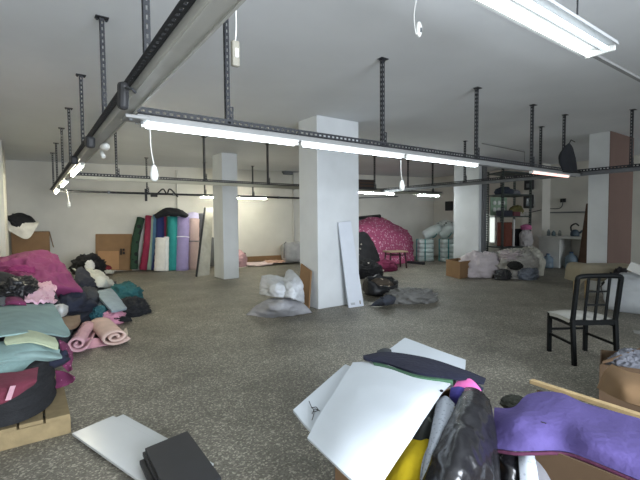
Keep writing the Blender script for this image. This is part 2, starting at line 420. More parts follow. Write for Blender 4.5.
t = thing('cloth_pouch', 'black pouch hanging on the hanger above the pinkish lamp', 'pouch', (7.177,3.120,2.239))
part('pouch_body', MB().sheet([[(7.091,3.120,2.601),(7.228,3.120,2.679),(7.374,3.120,2.613)],[(6.929,3.120,2.413),(7.191,3.100,2.448),(7.493,3.120,2.425)],[(7.040,3.120,2.198),(7.285,3.120,2.197),(7.540,3.120,2.213)]],6,.01,.02,9,3,.08), cloth('#1d2026'), t)
part('hook', MB().tube([(7.228,3.120,2.663),(7.296,3.120,2.735),(7.442,3.120,2.718)],.008,6), M_steel, t)
t = thing('rail_tools', 'small dark clamps and wires fixed on the back pipe above the rolls', 'clamp', (2.6,11.45,2.1))
part('clip', MB().box((2.566,11.420,2.154),(.05,.06,.32)), M_steel, t)
part('clip', MB().box((2.766,11.420,2.160),(.16,.08,.1)), M_black, t)
part('wire', MB().tube(spline([Vector(p) for p in ((2.864,11.400,2.215),(2.995,11.400,2.326),(3.096,11.400,2.196),(3.178,11.400,2.333),(3.386,11.400,2.123))],5),.02,5), M_black, t)

# conduits on ceiling and walls
solo('conduit', MB().tube([(8.257,5.361,3.125),(10.211,5.439,3.125),Vector((10.211,5.439,3.125))-Vector((0,0,.42))],.01,6), M_alu, 'thin bent cable hanging under the ceiling above the steel rack', 'cable')
yy = wall_y(9)
solo('conduit', MB().tube([(10.118,11.465,3.353),(12.552,10.920,3.165)],.03,6), M_grey, 'grey pipe along the top of the back wall', 'pipe')
solo('conduit', MB().tube([(13.300,11.151,3.229),(13.300,9.759,3.213)],.03,6), M_grey, 'grey pipe along the top of the right wall above the bales', 'pipe')
solo('conduit', MB().tube([(10.022,11.528,2.271),(11.683,11.156,2.352)],.02,6), M_grey, 'thin pipe low on the back wall above the magenta heap', 'pipe')
solo('conduit', MB().tube([(3.814,12.928,3.042),(3.810,12.929,1.625)],.025,6), M_wall, 'pale vertical pipe on the back wall behind the rolls', 'pipe')
solo('conduit', MB().tube([(7.522,12.098,3.196),(7.522,12.098,0.015)],.03,6), M_wall, 'pale vertical pipe on the back wall above the woven sack', 'pipe')
t = thing('wall_bracket', 'grey conduit with a box at the top of the wall left of the broad pillar', 'pipe', (7.212,12.116,3.110))
part('pipe', MB().tube([(7.119,12.157,3.109),(7.972,11.966,3.177)],.035,6), M_grey, t)
part('junction_box', MB().box((7.317,12.092,3.080),(.35,.12,.12)), M_grey, t, .02)
t = thing('wall_vent', 'dark square vent in a brown frame high on the back wall', 'vent', (10.318,11.472,2.461))
a, b = Vector((9.982,11.537,2.491)), Vector((10.645,11.388,2.952))
fr = MB(); fr.hexa([(a.x,a.y-.03,a.z),(b.x,b.y-.03,a.z),(b.x,b.y+.04,a.z),(a.x,a.y+.04,a.z),(a.x,a.y-.03,b.z),(b.x,b.y-.03,b.z),(b.x,b.y+.04,b.z),(a.x,a.y+.04,b.z)])
part('frame', fr, mat('old_wood','#4a3c33',.8), t)
for k in range(4):
    z = a.z + (b.z-a.z)*(k+.5)/4; part('louvre', MB().bar((a.x+.04,a.y-.045,z),(b.x-.04,b.y-.045,z),.02,.03), M_black, t)
solo('wall_box', MB().box((13.300,10.021,1.972),(.12,.3,.36)), M_black, 'small black box on the right wall above the bales', 'box', None, .02)

# ================================================================= cardboard
M_card = mat('cardboard', '#876a4b', .9, 0, .08, 5, .05, 30)
M_card_d = mat('cardboard_dark', '#735a41', .9, 0, .1, 5, .05, 30)
M_card_l = mat('cardboard_pale', '#a5875f', .9, 0, .08, 5, .05, 30)
M_wood = mat('raw_wood', '#b39b72', .8, 0, .15, 14, .1, 50)
M_print = mat('black_print', '#1f1a18', .8, 0, .05, 5)

def carton(name, label, cat, corners, z0, z1, m, flaps=(), th=.008, group=None):
    """open box on four floor corners in order; flaps = (side, length, lean outwards) list"""
    P4 = [Vector((p[0], p[1], 0)) for p in corners]; cen = sum(P4, Vector()) / 4
    t = thing(name, label, cat, (cen.x, cen.y, z0), group)
    b = MB(); up = Vector((0,0,1))
    for i in range(4):
        a, c = P4[i], P4[(i+1)%4]; inn = (cen - (a+c)/2).normalized() * th
        b.hexa([a+up*z0, c+up*z0, c+inn+up*z0, a+inn+up*z0, a+up*z1, c+up*z1, c+inn+up*z1, a+inn+up*z1])
    b.hexa([p+up*(z0+.002) for p in P4] + [p+up*(z0+.012) for p in P4])
    part('box_body', b, m, t)
    for s, ln, lean in flaps:
        a, c = P4[s]+up*z1, P4[(s+1)%4]+up*z1; out = ((a+c)/2 - cen); out.z = 0; out.normalize()
        d = out*math.sin(lean)*ln + up*math.cos(lean)*ln; k = (c-a)*.03; q = out.cross(up).normalized(); nrm = d.cross(q).normalized()*th
        part('flap', MB().hexa([a,c,c+nrm,a+nrm,a+k+d,c-k+d,c-k+d+nrm,a+k+d+nrm]), m, t)
    return t

# ================================================================= along the back wall
t = thing('cardboard_sheet', 'flat brown cardboard panel leaning on the back wall left of the fabric rolls', 'cardboard', (2.022,13.175,0.057))
a, b, c, d = [Vector(p) for p in ((1.558,13.279,0.083), (2.487,13.071,0.016), (2.542,13.202,1.093), (1.605,13.412,1.112))]
n = Vector((.218,.976,0))*.03
part('panel', MB().hexa([a,b,b+n,a+n,d,c,c+n,d+n]), M_card, t)
part('flap', MB().hexa([Vector(p) for p in ((1.618,13.245,0.096),(2.147,13.127,0.066),(2.150,13.147,0.064),(1.621,13.265,0.093),(1.640,13.292,0.624),(2.170,13.173,0.605),(2.176,13.212,0.602),(1.645,13.331,0.622))]), mat('cardboard_warm','#ab845e',.9,0,.06,5), t)
em = MB()
em.hexa([Vector(p) for p in ((2.184,13.118,0.496),(2.236,13.107,0.494),(2.239,13.127,0.492),(2.187,13.138,0.494),(2.197,13.167,0.674),(2.249,13.155,0.672),(2.257,13.204,0.670),(2.206,13.216,0.671))])
em.hexa([Vector(p) for p in ((2.252,13.103,0.511),(2.313,13.089,0.508),(2.317,13.109,0.507),(2.255,13.123,0.509),(2.259,13.133,0.579),(2.321,13.119,0.577),(2.329,13.168,0.573),(2.267,13.182,0.576))])
em.hexa([Vector(p) for p in ((2.254,13.103,0.610),(2.306,13.091,0.608),(2.309,13.111,0.607),(2.258,13.122,0.609),(2.264,13.152,0.672),(2.316,13.140,0.670),(2.325,13.189,0.667),(2.273,13.201,0.669))])
part('printed_mark', em, M_print, t)

def roll(px_foot, top, r, col, label, name='fabric_roll', m=None, tie=None, bend=None, spiral=True):
    """an upright bolt: foot point on the floor, top point, radius"""
    a = Vector(px_foot); b = Vector(top); t = thing(name, label, 'fabric roll', a, 'fabric rolls standing at the back wall')
    m = m or cloth(col, .07)
    mid = (a + b) / 2 + (Vector(bend) if bend else Vector())
    pts = spline([a, mid, b], 8)
    k = MB(); k.tube(pts, [r*(1 + .04*math.sin(i*2.1)) for i in range(len(pts))], 14)
    part('fabric', k, m, t)
    if spiral:
        d = (pts[-1]-pts[-2]).normalized(); u = d.orthogonal().normalized(); w = d.cross(u)
        sp = [pts[-1] + d*.006 + (u*math.cos(q*.6)+w*math.sin(q*.6))*r*.9*(1-q/42) for q in range(38)]
        part('rolled_edge', MB().tube(sp, .006, 5), m, t)
    if tie:
        p = pts[int(len(pts)*tie[0])]; d = (b-a).normalized(); u = d.orthogonal().normalized(); w = d.cross(u)
        part('tie_string', MB().tube([p + (u*math.cos(q*PI/8)+w*math.sin(q*PI/8))*(r*1.04) for q in range(17)], .016, 5), cloth(tie[1]), t)
    return t
roll((2.513,12.922,0.057), (2.781,13.087,1.568), .11, '#2b4634', 'dark green and black fabric roll at the left end of the row of rolls', m=pattern('plaid_green','#24402f','#15181b',5,.32), bend=(-.06,0,.02))
roll((2.747,12.859,0.031), (2.994,13.019,1.626), .10, '#8d2a45', 'crimson fabric roll leaning second from the left end of the row', bend=(.03,0,0))
roll((2.931,12.869,0.015), (3.088,12.998,1.596), .085, '#8ba091', 'sage green fabric roll beside the crimson roll')
roll((3.046,12.813,0.012), (3.180,12.957,1.656), .09, '#4c7391', 'steel blue fabric roll between the sage and navy rolls')
roll((3.046,12.639,0.014), (3.282,12.842,1.684), .12, '#262f63', 'navy blue fabric roll behind the short white roll', bend=(.05,0,0))
roll((3.326,12.781,0.024), (3.362,12.875,1.594), .13, '#7e2b47', 'maroon fabric roll showing above the short white rolls')
roll((3.424,12.708,0.008), (3.486,12.847,1.594), .10, '#3d5b42', 'dark green fabric roll left of the teal roll')
roll((3.100,12.401,0.017), (3.177,12.445,0.976), .15, '#dcd9d3', 'short off-white fabric roll in front of the navy roll')
roll((3.273,12.362,0.007), (3.320,12.393,1.003), .075, '#d3d4d2', 'short narrow glossy white roll left of the teal roll', m=mat('glossy_white_film','#d8d8d6',.25,0,.05,6))
roll((3.481,12.439,-0.001), (3.585,12.620,1.591), .155, '#2b8c8a', 'teal fabric roll left of the lavender roll')
roll((3.728,12.332,-0.025), (3.865,12.558,1.575), .19, '#9489b3', 'lavender fabric roll tied with a pale string', tie=(.6,'#e0dfe6'))
roll((4.088,12.354,-0.034), (4.177,12.488,1.527), .16, '#bda6a3', 'dusty pink fabric roll tied with a grey string', tie=(.56,'#7c7f83'))
roll((4.452,12.477,-0.049), (4.496,12.673,1.685), .14, '#63656d', 'dark grey fabric roll behind the leaning grey panel')
solo('black_cloth', MB().sheet([[(3.034,12.590,1.650),(3.373,12.565,1.857),(3.701,12.492,1.829),(4.005,12.424,1.649)],[(3.012,12.390,1.589),(3.291,12.276,1.674),(3.613,12.204,1.674),(3.900,12.191,1.615)]],8,.03,.06,3,4,.14), cloth('#17191f'), 'black cloth thrown over the tops of the fabric rolls', 'cloth')
solo('folded_cloth', MB().sheet([[(4.040,12.621,1.713),(4.184,12.589,1.744),(4.344,12.553,1.713)],[(3.962,12.485,1.559),(4.117,12.399,1.557),(4.305,12.408,1.557)]],6,.06,.02,4,6,.1), cloth('#c9c4e4'), 'pale lilac cloth lying on top of the dusty pink roll', 'cloth')
t = thing('leaning_board', 'grey beige panel leaning against the fabric rolls by the slim pillar', 'panel', (3.732,10.546,0.000))
a, b, c, d = [Vector(p) for p in ((3.597,10.581,0.000), (3.978,10.730,0.000), (4.464,11.604,1.841), (4.221,11.556,1.837))]
n = Vector((.2,.97,.15))*.05
part('board', MB().hexa([a,b,b+n,a+n,d,c,c+n,d+n]), mat('grey_board','#a8a69b',.8,0,.12,7), t)
part('dark_edge', MB().bar(a+(d-a)*.0+Vector((-.03,0,0.01)), d+Vector((-.03,0,0)), .04, .06), M_steel, t)
solo('tarp_bundle', MB().blob((4.723,12.417,0.047),(.2,.15,.45),.2,3,8,-.9), cloth('#6b6d70'), 'grey bundle on the floor between the leaning panel and slim pillar', 'bundle')

# strip, papers and sack right of the slim pillar
solo('cardboard_strip', MB().hexa([Vector(p) for p in ((5.589,12.459,0.097),(7.130,12.114,0.091),(7.178,12.195,0.082),(5.626,12.542,0.088),(5.600,12.477,0.276),(7.143,12.131,0.278),(7.185,12.204,0.271),(5.634,12.551,0.269))]), M_card, 'long brown cardboard strip along the foot of the back wall', 'cardboard')
def flat(name, net, col, label, cat, amp=.03, th=.02, group=None, m=None, sub=7, scale=5, seed=3, bulge=0):
    return solo(name, MB().sheet(net, sub, th, amp, scale, seed, bulge, None), m or cloth(col), label, cat, group)
flat('pattern_paper', [[(5.768,12.234,0.086),(6.290,12.117,0.094),(6.624,12.042,0.095)],[(5.508,11.831,0.057),(6.050,11.659,0.034),(6.488,11.663,0.068)]], '#d9c4c4', 'pale pink fabric scraps on the floor along the back wall', 'fabric', .05)
flat('pattern_paper', [[(6.405,12.194,0.131),(6.777,12.111,0.130),(7.087,12.041,0.116)],[(6.341,11.798,0.083),(6.638,11.732,0.085),(6.941,11.664,0.087)]], '#cfa997', 'salmon fabric scraps on the floor left of the woven sack', 'fabric', .05)
flat('pattern_paper', [[(5.391,12.175,0.020),(5.629,12.167,0.020),(5.822,12.200,0.020)],[(5.159,11.653,0.020),(5.384,11.640,0.020),(5.628,11.795,0.020)]], '#d6d2bf', 'cream paper lying on the floor by the slim pillar', 'paper', .01)
t = solo('fabric_heap', MB().blob((5.337,11.904,0.000),(.28,.2,.32),.25,3,9,-.6), cloth('#c8a0a4'), 'pink cloth lump just right of the slim pillar', 'cloth')
solo('black_box', MB().box((5.414,11.985,0.352),(.35,.26,.2),.2), M_black, 'small black box on the pink cloth lump by the slim pillar', 'box', None, .02)
solo('black_cup', MB().lathe([(.0,0),(.09,0),(.07,.12),(.03,.2),(0,.2)],(7.281,12.722,0.000),12), M_black, 'tiny black cone on the floor left of the woven sack', 'cone')
t = thing('woven_sack', 'bulging pale grey woven sack against the back wall', 'sack', (7.320,11.835,0.117))
part('sack_body', MB().blob((7.337,11.832,0.099),(.4,.27,.34),.06,3,5,-.85,.55,36,24,-.2), mat('woven_sack','#a9a9aa',.8,0,.2,5,.3,30), t)
part('seam', MB().tube([(6.875,11.679,0.223),(6.881,11.678,0.686),(6.976,11.707,0.747)],.02,6), M_grey, t)

# ================================================================= left corner box
t = thing('carton', 'brown carton with clothes on top at the far left corner', 'box', (.02,12.9,0))
x0,y0 = -.33,12.75
w_ = MB().span((-.33,12.7,0),(.47,13.3,1.22)); part('box_body', w_, M_card_d, t, .01)
part('flap', MB().hexa([Vector(p) for p in ((.48,12.72,1.22),(.48,13.28,1.22),(.47,13.28,1.225),(.47,12.72,1.225),(.56,12.74,.8),(.56,13.2,.8),(.55,13.2,.8),(.55,12.74,.8))]), M_card, t)
flat('white_cloth', [[(-0.436,12.900,1.625),(-0.133,13.000,1.677),(0.259,12.900,1.469)],[(-0.418,12.680,1.377),(-0.138,12.600,1.423),(0.231,12.650,1.418)],[(-0.362,12.620,1.254),(-0.009,12.580,1.047),(0.207,12.620,1.343)]], '#d8d5cc', 'white cloth hanging over the front of the far left carton', 'cloth', .03)
flat('black_garment', [[(-0.419,12.950,1.601),(-0.174,13.000,1.703),(0.073,12.950,1.626)],[(-0.413,12.700,1.549),(-0.135,12.700,1.547),(0.192,12.750,1.470)],[(-0.255,12.600,1.473),(-0.102,12.550,1.274),(0.126,12.620,1.395)]], '#17181d', 'black garment piled on the far left carton', 'clothes', .08, .03, None, None, 7, 4, 6, .1)
solo('small_box', MB().span((-.3,12.35,0),(.36,12.66,.6)), M_card_d, 'low brown box standing in front of the far left carton', 'box', None, .01)

# ================================================================= far right of the back wall
M_mag = pattern('magenta_print', '#a04a6d', '#cfa5b6', 11, .3)
t = thing('covered_heap', 'long heap covered with a magenta printed cloth by the back wall', 'heap', (9.2,10.2,0))
part('printed_cover', MB().sheet([[(9.062,10.900,1.185),(9.788,11.100,1.493),(10.383,10.900,1.525),(11.203,10.900,1.298),(11.747,10.750,1.026)],[(8.563,10.300,1.101),(9.260,10.400,1.422),(10.098,10.400,1.382),(10.893,10.400,1.122),(11.580,10.400,0.850)],[(8.226,9.800,0.898),(8.987,9.900,1.196),(9.797,9.900,1.048),(10.621,9.950,0.819),(11.353,10.100,0.502)],[(8.374,9.500,0.656),(9.005,9.500,0.693),(9.682,9.600,0.530),(10.457,9.750,0.419),(11.268,10.000,0.222)],[(8.176,8.837,0.050),(8.940,9.121,0.030),(9.486,9.228,0.030),(10.069,9.342,0.030),(10.821,9.580,0.030)]],9,.03,.07,2.6,3), M_mag, t)
part('bundle', MB().sheet([[(7.807,9.300,0.986),(8.280,9.300,1.093),(8.689,9.300,0.745)],[(7.553,9.000,0.542),(7.999,8.900,0.583),(8.708,9.100,0.294)],[(6.867,8.106,0.030),(7.522,8.372,0.030),(8.300,8.633,0.030)]],9,.1,.1,2.6,8,.15), pattern('black_scraps','#1a1a1e','#8f8a80',4,.12), t)
solo('rolled_black_film', MB().tube([(9.122,10.971,1.391),(10.298,10.759,1.542)],[.13,.1],12), plastic('#1b1c1f',.4), 'black roll lying on top of the magenta covered heap', 'roll')
solo('rolled_black_film', MB().tube([(9.338,11.230,1.478),(10.582,11.003,1.581)],.08,10), cloth('#2a2a2e'), 'thin dark roll lying behind the black roll on the magenta heap', 'roll')
solo('wooden_lath', MB().bar((10.135,10.846,1.382),(10.625,10.737,1.487),.06,.04), M_wood, 'short wooden lath sticking out beside the black roll', 'lath')
flat('white_scrap', [[(7.481,8.700,0.114),(7.728,8.600,0.161),(8.446,8.700,0.131)],[(7.222,8.400,0.078),(7.622,8.400,0.103),(8.291,8.500,0.072)],[(6.822,7.896,0.030),(7.323,7.993,0.030),(7.902,8.063,0.030)]], '#c8bfb2', 'cream and white cloth scraps in front of the black bundle', 'cloth', .12, .03, None, None, 7, 2.5, 3)
solo('maroon_scrap', MB().blob((8.229,8.396,0.000),(.42,.25,.2),.3,2.5,7,-.5), cloth('#6e2142'), 'maroon scrap bundle on the floor left of the stool', 'cloth')
solo('garment_heap', MB().blob((7.021,7.776,0.000),(.42,.34,.26),.28,2.5,3,-.5), pattern('black_white_scraps','#17171a','#b9b4ab',4,.1), 'black scrap bag on the floor beside the lower end of the leaning board', 'bag')
t = thing('stool', 'small stool with a beige wooden seat and dark red legs', 'stool', (9.0,8.75,0))
part('seat', MB().box((9.02,8.72,.5),(.62,.46,.045),-.3), mat('stool_seat','#a8957b',.6,0,.12,8), t, .015)
for dx, dy in ((-.26,-.17),(.26,-.17),(-.26,.17),(.26,.17)):
    ca, sa = math.cos(-.3), math.sin(-.3); x, y = dx*ca-dy*sa, dx*sa+dy*ca
    part('leg', MB().tube([(9.02+x*.92,8.72+y*.92,.48),(9.02+x*1.08,8.72+y*1.08,0)],.024,8), mat('dark_red_metal','#43242b',.5,.2,.08,6), t)
for s in (-1, 1):
    ca, sa = math.cos(-.3), math.sin(-.3)
    a = (-.26,.17*s); b = (.26,.17*s); f = lambda q: (9.02+q[0]*ca-q[1]*sa, 8.72+q[0]*sa+q[1]*ca, .40)
    part('stretcher', MB().tube([f(a),f(b)],.015,6), mat('dark_red_metal','#43242b'), t)
# bales
M_bale = mat('bale_wrap', '#b3c0be', .6, 0, .12, 4, .3, 14)
M_cord = mat('blue_green_cord', '#3f7f80', .7)
def bale(c, s, rz, label, group='wrapped fabric bales'):
    c = Vector(c); t = thing('fabric_bale', label, 'bale', c, group)
    b = MB(); n = 5
    for k in range(n): b.blob((c.x, c.y, c.z + s[2]*k/n), (s[0]/2*.97, s[1]/2*.97, s[2]/n/1.85), .03, 3, k+3, -.92, .35, 40, 10, rz)
    part('wrapping', b, M_bale, t)
    ca, sa = math.cos(rz), math.sin(rz)
    def w(x, y, z): return (c.x+x*ca-y*sa, c.y+x*sa+y*ca, c.z+z)
    for x in (-s[0]*.12,):
        part('cord', MB().tube([w(x,-s[1]*.51,.01),w(x,-s[1]*.51,s[2]*1.0),w(x,s[1]*.51,s[2]*1.0),w(x,s[1]*.51,.01)],.022,6), M_cord, t)
    part('cord', MB().tube([w(-s[0]*.51,0,.01),w(-s[0]*.51,0,s[2]*1.0),w(s[0]*.51,0,s[2]*1.0),w(s[0]*.51,0,.01)],.022,6), M_cord, t)
    return t
bale((11.42,9.62,0),(.56,.6,.76),-.6,'left grey wrapped bale tied with cord by the right wall corner')
bale((11.85,8.98,0),(.56,.6,.78),-.6,'right grey wrapped bale tied with cord next to the white pillar')
bale((10.9,7.72,0),(.5,.42,.42),-.6,'low grey bale half hidden behind the white pillar and open carton')
for (p, q, r, l) in (((11.600,9.805,0.865),(12.000,9.376,1.150),.19,'pale grey roll lying on the left bale'),((12.000,9.417,0.864),(12.300,9.092,1.183),.2,'pale grey roll tied with cord lying on the right bale')):
    t = thing('soft_roll', l, 'roll', p)
    part('wrapping', MB().tube(spline([Vector(p),(Vector(p)+Vector(q))/2+Vector((0,0,.02)),Vector(q)],4),[r*.8,r*.95,r,r,r*1.02,r,r,r*.95,r*.8],14), mat('pale_wrap','#c6d1d0',.55,0,.12,5,.4,12), t)
    m_ = (Vector(p)+Vector(q))/2
    part('cord', MB().tube([m_+Vector((.0,math.cos(k*PI/8)*r*1.04,math.sin(k*PI/8)*r*1.04)) for k in range(17)],.02,5), M_cord, t)
solo('checked_bag', MB().blob((12.400,9.510,1.069),(.33,.33,.2),.2,4,4,-.7), pattern('check_bag','#c4cbc9','#4c5456',9,.3), 'black and white checked bag topmost on the bales', 'bag')
solo('floor_plank', MB().bar((10.337,9.413,0.040),(10.371,8.762,0.040),.1,.08), M_steel, 'dark plank on the floor left of the bales', 'plank')

# ================================================================= around the white pillar and the rack
carton('carton', 'open brown carton in front of the white pillar at the right', 'box', [(8.799,6.708,0.000),(8.531,6.107,0.000),(9.051,6.143,0.000),(9.373,6.759,0.000)], 0, .42, M_card, [])
def bag(c, r, col, label, name='plastic_bag', amp=.16, seed=2, sq=.8, m=None, knot=True, rz=0, cat='bag', flat_=-.6, scale=3.8, group=None):
    c = Vector(c); t = thing(name, label, cat, c, group)
    part('bag_body', MB().blob(c, r, amp*1.7, scale, seed, flat_, sq, 80, 50, rz), m or plastic(col), t)
    if knot:
        top = c + Vector((0,0,r[2]*(.92-flat_)))
        part('tied_neck', MB().lathe([(.03,-.03),(.02,.02),(.05,.06),(.07,.1),(.02,.08)], top, 12), m or plastic(col), t)
    return t
bag((9.407,6.095,0.000),(.48,.32,.36),'#c9c1c4','pale pinkish white sack slumped right of the open carton', 'cloth_sack', .16, 3, .8, cloth('#c4bcbf'), False, -.7)
bag((10.134,6.010,0.000),(.36,.3,.33),'#8d8c86','grey plastic bag left of the bag with a dark opening', 'plastic_bag', .2, 5)
t = bag((9.911,5.451,0.000),(.44,.36,.40),'#a29f98','grey plastic bag with a dark round opening', 'plastic_bag', .2, 7, .8, None, False, -.7)
o = Vector((9.220,5.098,0.344)); v = (Vector((0,0,1.45)) - o).normalized()
part('opening', MB().blob(o-Vector((0,0,.08)),(.1,.16,.09),.3,2.5,4,-1.1), mat('inside_shade_black','#0b0b0c',.8), t)  # solid black lump, its colour stands in for shade inside the bag
bag((10.541,5.425,0.000),(.3,.28,.42),'#a3a297','tall pale grey bag at the right of the bag heap', 'plastic_bag', .14, 9)
bag((9.900,5.554,0.420),(.42,.26,.15),'#b3a8aa','pale pink bag lying on top of the grey bags', 'plastic_bag', .2, 11, .8, None, False, .4)
bag((9.800,5.090,0.000),(.22,.18,.17),'#6d7480','small bluish grey bag on the floor below the tall pale bag', 'plastic_bag', .2, 13, .8, None, False)
bag((9.262,5.414,0.000),(.17,.14,.14),'#2b2c2e','small black bag on the floor before the grey bags', 'plastic_bag', .2, 14, .8, None, False)
solo('cable_channel', MB().span((10.02,6.44,0),(10.17,6.5,2.9)), M_grey, 'grey steel channel upright on the side of the white pillar', 'channel', None, .006)

# steel rack: four posts and shelves, with the goods each a thing
rk = thing('steel_rack', 'tall dark slotted steel rack beside the white pillar', 'rack', (11.6,6.7,0))
RA = Vector((10.75,6.3,0)); RB = Vector((11.95,6.15,0)); RV = Vector((.42,.72,0))
M_rack = mat('rack_steel','#3c4442',.55,.4,.1,9)
for p in (RA, RB, RA+RV, RB+RV, (RA+RB)/2+RV):
    s_ = MB(); s_.slotted(p, p+Vector((0,0,2.85)), (1,0,0), .055, .005, .07, .03, .3); s_.slotted(p+Vector((-.026,.026,0)), p+Vector((-.026,.026,2.85)), (0,1,0), .05, .005, .07, .03, .3)
    part('post', s_, M_rack, rk)
LV = (.62,1.5,2.12,2.75)
for z in LV:
    s_ = MB(); u = Vector((0,0,z)); s_.hexa([RA+u,RB+u,RB+RV+u,RA+RV+u,RA+u+Vector((0,0,.035)),RB+u+Vector((0,0,.035)),RB+RV+u+Vector((0,0,.035)),RA+RV+u+Vector((0,0,.035))])
    part('shelf', s_, M_rack, rk)
def onrack(u, v, z): return RA + (RB-RA)*u + RV*v + Vector((0,0,z+.037))
RZ = math.atan2((RB-RA).y,(RB-RA).x)
def rbox(u, v, lv, d, col, label, name='carton', cat='box', m=None, rz=0):
    p = onrack(u, v, LV[lv]); return solo(name, MB().box(p+Vector((0,0,d[2]/2)), d, RZ+rz), m or mat('card_'+col,col,.85), label, cat, None, .008)
# second shelf from the top
t = thing('dial_board', 'pale green board with six round white dials on the rack', 'board', onrack(.36,.95,LV[1]))
p = onrack(.36,.98,LV[1]); ex = (RB-RA).normalized(); ey = Vector((-ex.y,ex.x,0))
part('board', MB().box(p+Vector((0,0,.29)),(.72,.03,.56),RZ), mat('pale_green','#8ea68f',.7), t)
for i in range(3):
    for j in range(2):
        q = p + ex*((i-1)*.2-.02) + Vector((0,0,.2+j*.2)) - ey*.02
        part('dial', MB().tube([q, q-ey*.03], .062, 14), mat('dial_white','#d8dcd6',.5), t)
rbox(.2,.3,1,(.38,.26,.16),'#20242f','dark navy box on the middle rack shelf before the green board')
rbox(.52,.3,1,(.3,.26,.12),'#5a2f35','dark red box on the middle rack shelf')
rbox(.85,.4,1,(.4,.3,.12),'#9c9a92','pale grey folded stack at the right of the middle rack shelf','folded_stack','cloth')
p = onrack(.72,.45,LV[1]); solo('fabric_heap', MB().blob(p,(.24,.18,.2),.25,3,4,-.5), cloth('#5e5a35'), 'olive bundle on the middle rack shelf', 'bundle')
p = onrack(.3,.5,LV[2]); solo('fabric_heap', MB().blob(p,(.3,.2,.14),.25,3,6,-.5), cloth('#2d3440'), 'dark blue bundle on the upper rack shelf', 'bundle')
p = onrack(.62,.5,LV[2]); solo('fabric_heap', MB().blob(p,(.2,.18,.1),.25,3,8,-.5), cloth('#6b6d72'), 'grey bundle on the upper rack shelf', 'bundle')
# lower shelf
rbox(.36,.55,0,(.28,.3,.7),'#5d2f22','tall reddish brown board box on the lower rack shelf','wooden_box','box')
p = onrack(.55,.3,LV[0]); solo('white_rod', MB().bar(p,p+Vector((.06,.03,.78)),.04,.04), M_wplastic, 'white rod standing before the reddish brown box', 'rod')
rbox(.8,.6,0,(.32,.3,.5),'#1d1e22','black box on the lower rack shelf at the right','carton','box')
p = onrack(.88,.1,LV[0]); solo('rag_doll_bundle', MB().blob(p,(.2,.16,.3),.22,3,5,-.6), cloth('#a3a0a0'), 'grey white bundle at the front of the lower rack shelf', 'bundle')
p = onrack(.88,.1,LV[0]+.48); solo('pink_cloth', MB().blob(p,(.15,.13,.1),.25,3,5,-.5), cloth('#b0628a'), 'pink cloth on top of the grey white bundle on the rack', 'cloth')
solo('red_carton', MB().box(onrack(1.02,.75,LV[0])+Vector((0,0,.35)),(.3,.2,.2),RZ), mat('dull_red','#6d2b27',.8), 'dull red carton at the right end of the lower rack shelf', 'box', None, .008)
for k, (u, c, l) in enumerate(((.15,'#23262b','black'),(.5,'#3e3b38','brown'))):
    p = Vector((RA+(RB-RA)*u+RV*.4)); solo('floor_bundle', MB().blob(p,(.25,.2,.3),.2,3,k+2,-.6), cloth(c), 'dark %s bundle on the floor under the steel rack' % l, 'bundle')

# electric boxes on the pier
t = thing('fuse_box', 'upper small dark electric box on the wall pier', 'electric box', (12.86,6.72,2.35))
part('box_body', MB().box((12.840,6.686,2.510),(.12,.26,.3)), M_black, t, .015); part('cover', MB().box((12.770,6.650,2.489),(.03,.16,.12)), M_grey, t, .006)
t = thing('fuse_box', 'lower larger dark electric box on the wall pier', 'electric box', (12.86,6.72,1.8))
part('box_body', MB().box((12.840,6.694,1.995),(.12,.28,.42)), M_black, t, .015); part('cover', MB().box((12.770,6.657,1.977),(.03,.15,.26)), mat('smoky_cover','#4a5a66',.3), t, .006)
solo('wall_cable', MB().tube([(12.870,6.667,2.292),(12.870,6.541,2.222),(12.870,6.505,1.941),(12.870,6.627,1.790)],.012,6), M_wplastic, 'white cable looping between the two electric boxes', 'cable')
solo('wall_cable', MB().tube(spline([Vector(p) for p in ((12.860,6.589,1.664),(12.880,6.323,1.720),(13.370,6.410,1.770),(13.370,6.049,1.760),(13.370,5.934,1.837),(13.370,5.908,1.988))],5),.012,6), mat('dark_cable','#45474a',.6), 'dark cable running along the alcove wall to the socket', 'cable')
t = thing('wall_socket', 'dark socket on the alcove wall above the counter', 'socket', (13.370,5.909,2.004))
part('plate', MB().box((13.380,5.913,2.004),(.03,.16,.12)), M_black, t, .006); part('plug', MB().tube([(13.360,5.904,2.003),(13.250,5.839,1.995)],.035,8), M_black, t)

# counter in the alcove
ct = thing('counter', 'white tiled counter with an open bay in the alcove', 'counter', (13.0,5.6,0))
M_ct = mat('counter_white','#dcdedb',.6,0,.06,5)
part('worktop', MB().span((12.62,4.45,.86),(13.39,6.28,.93)), M_ct, ct, .01)
part('side_cabinet', MB().span((12.66,5.66,0),(13.39,6.27,.86)), M_ct, ct, .01)
part('end_support', MB().span((12.7,4.47,0),(13.39,4.62,.86)), M_ct, ct, .01)
part('splash_edge', MB().span((13.36,4.45,1.62),(13.395,6.28,1.66)), M_grey, ct)
def jug(c, r, h, label, col='#7f93a3', group=None):
    c = Vector(c); t = thing('water_jug', label, 'jug', c, group)
    m = mat('jug_'+col, col, .15, 0, .1, 8)
    part('jug_body', MB().lathe([(r*.9,0),(r,.02),(r,h*.3),(r*.93,h*.33),(r,h*.36),(r,h*.6),(r*.8,h*.75),(r*.3,h*.88),(r*.28,h*.93)], c, 20), m, t)
    part('cap', MB().lathe([(r*.32,h*.93),(r*.32,h),(r*.1,h*1.01)], c, 12), mat('cap_blue','#3d5c86',.5), t)
    return t
jug((12.52,5.92,0),.15,.42,'water jug on the floor in front of the white side cabinet')
jug((12.85,5.42,0),.17,.48,'water jug under the counter, left of the pair'); jug((12.95,5.1,0),.16,.46,'water jug under the counter, right of the pair')
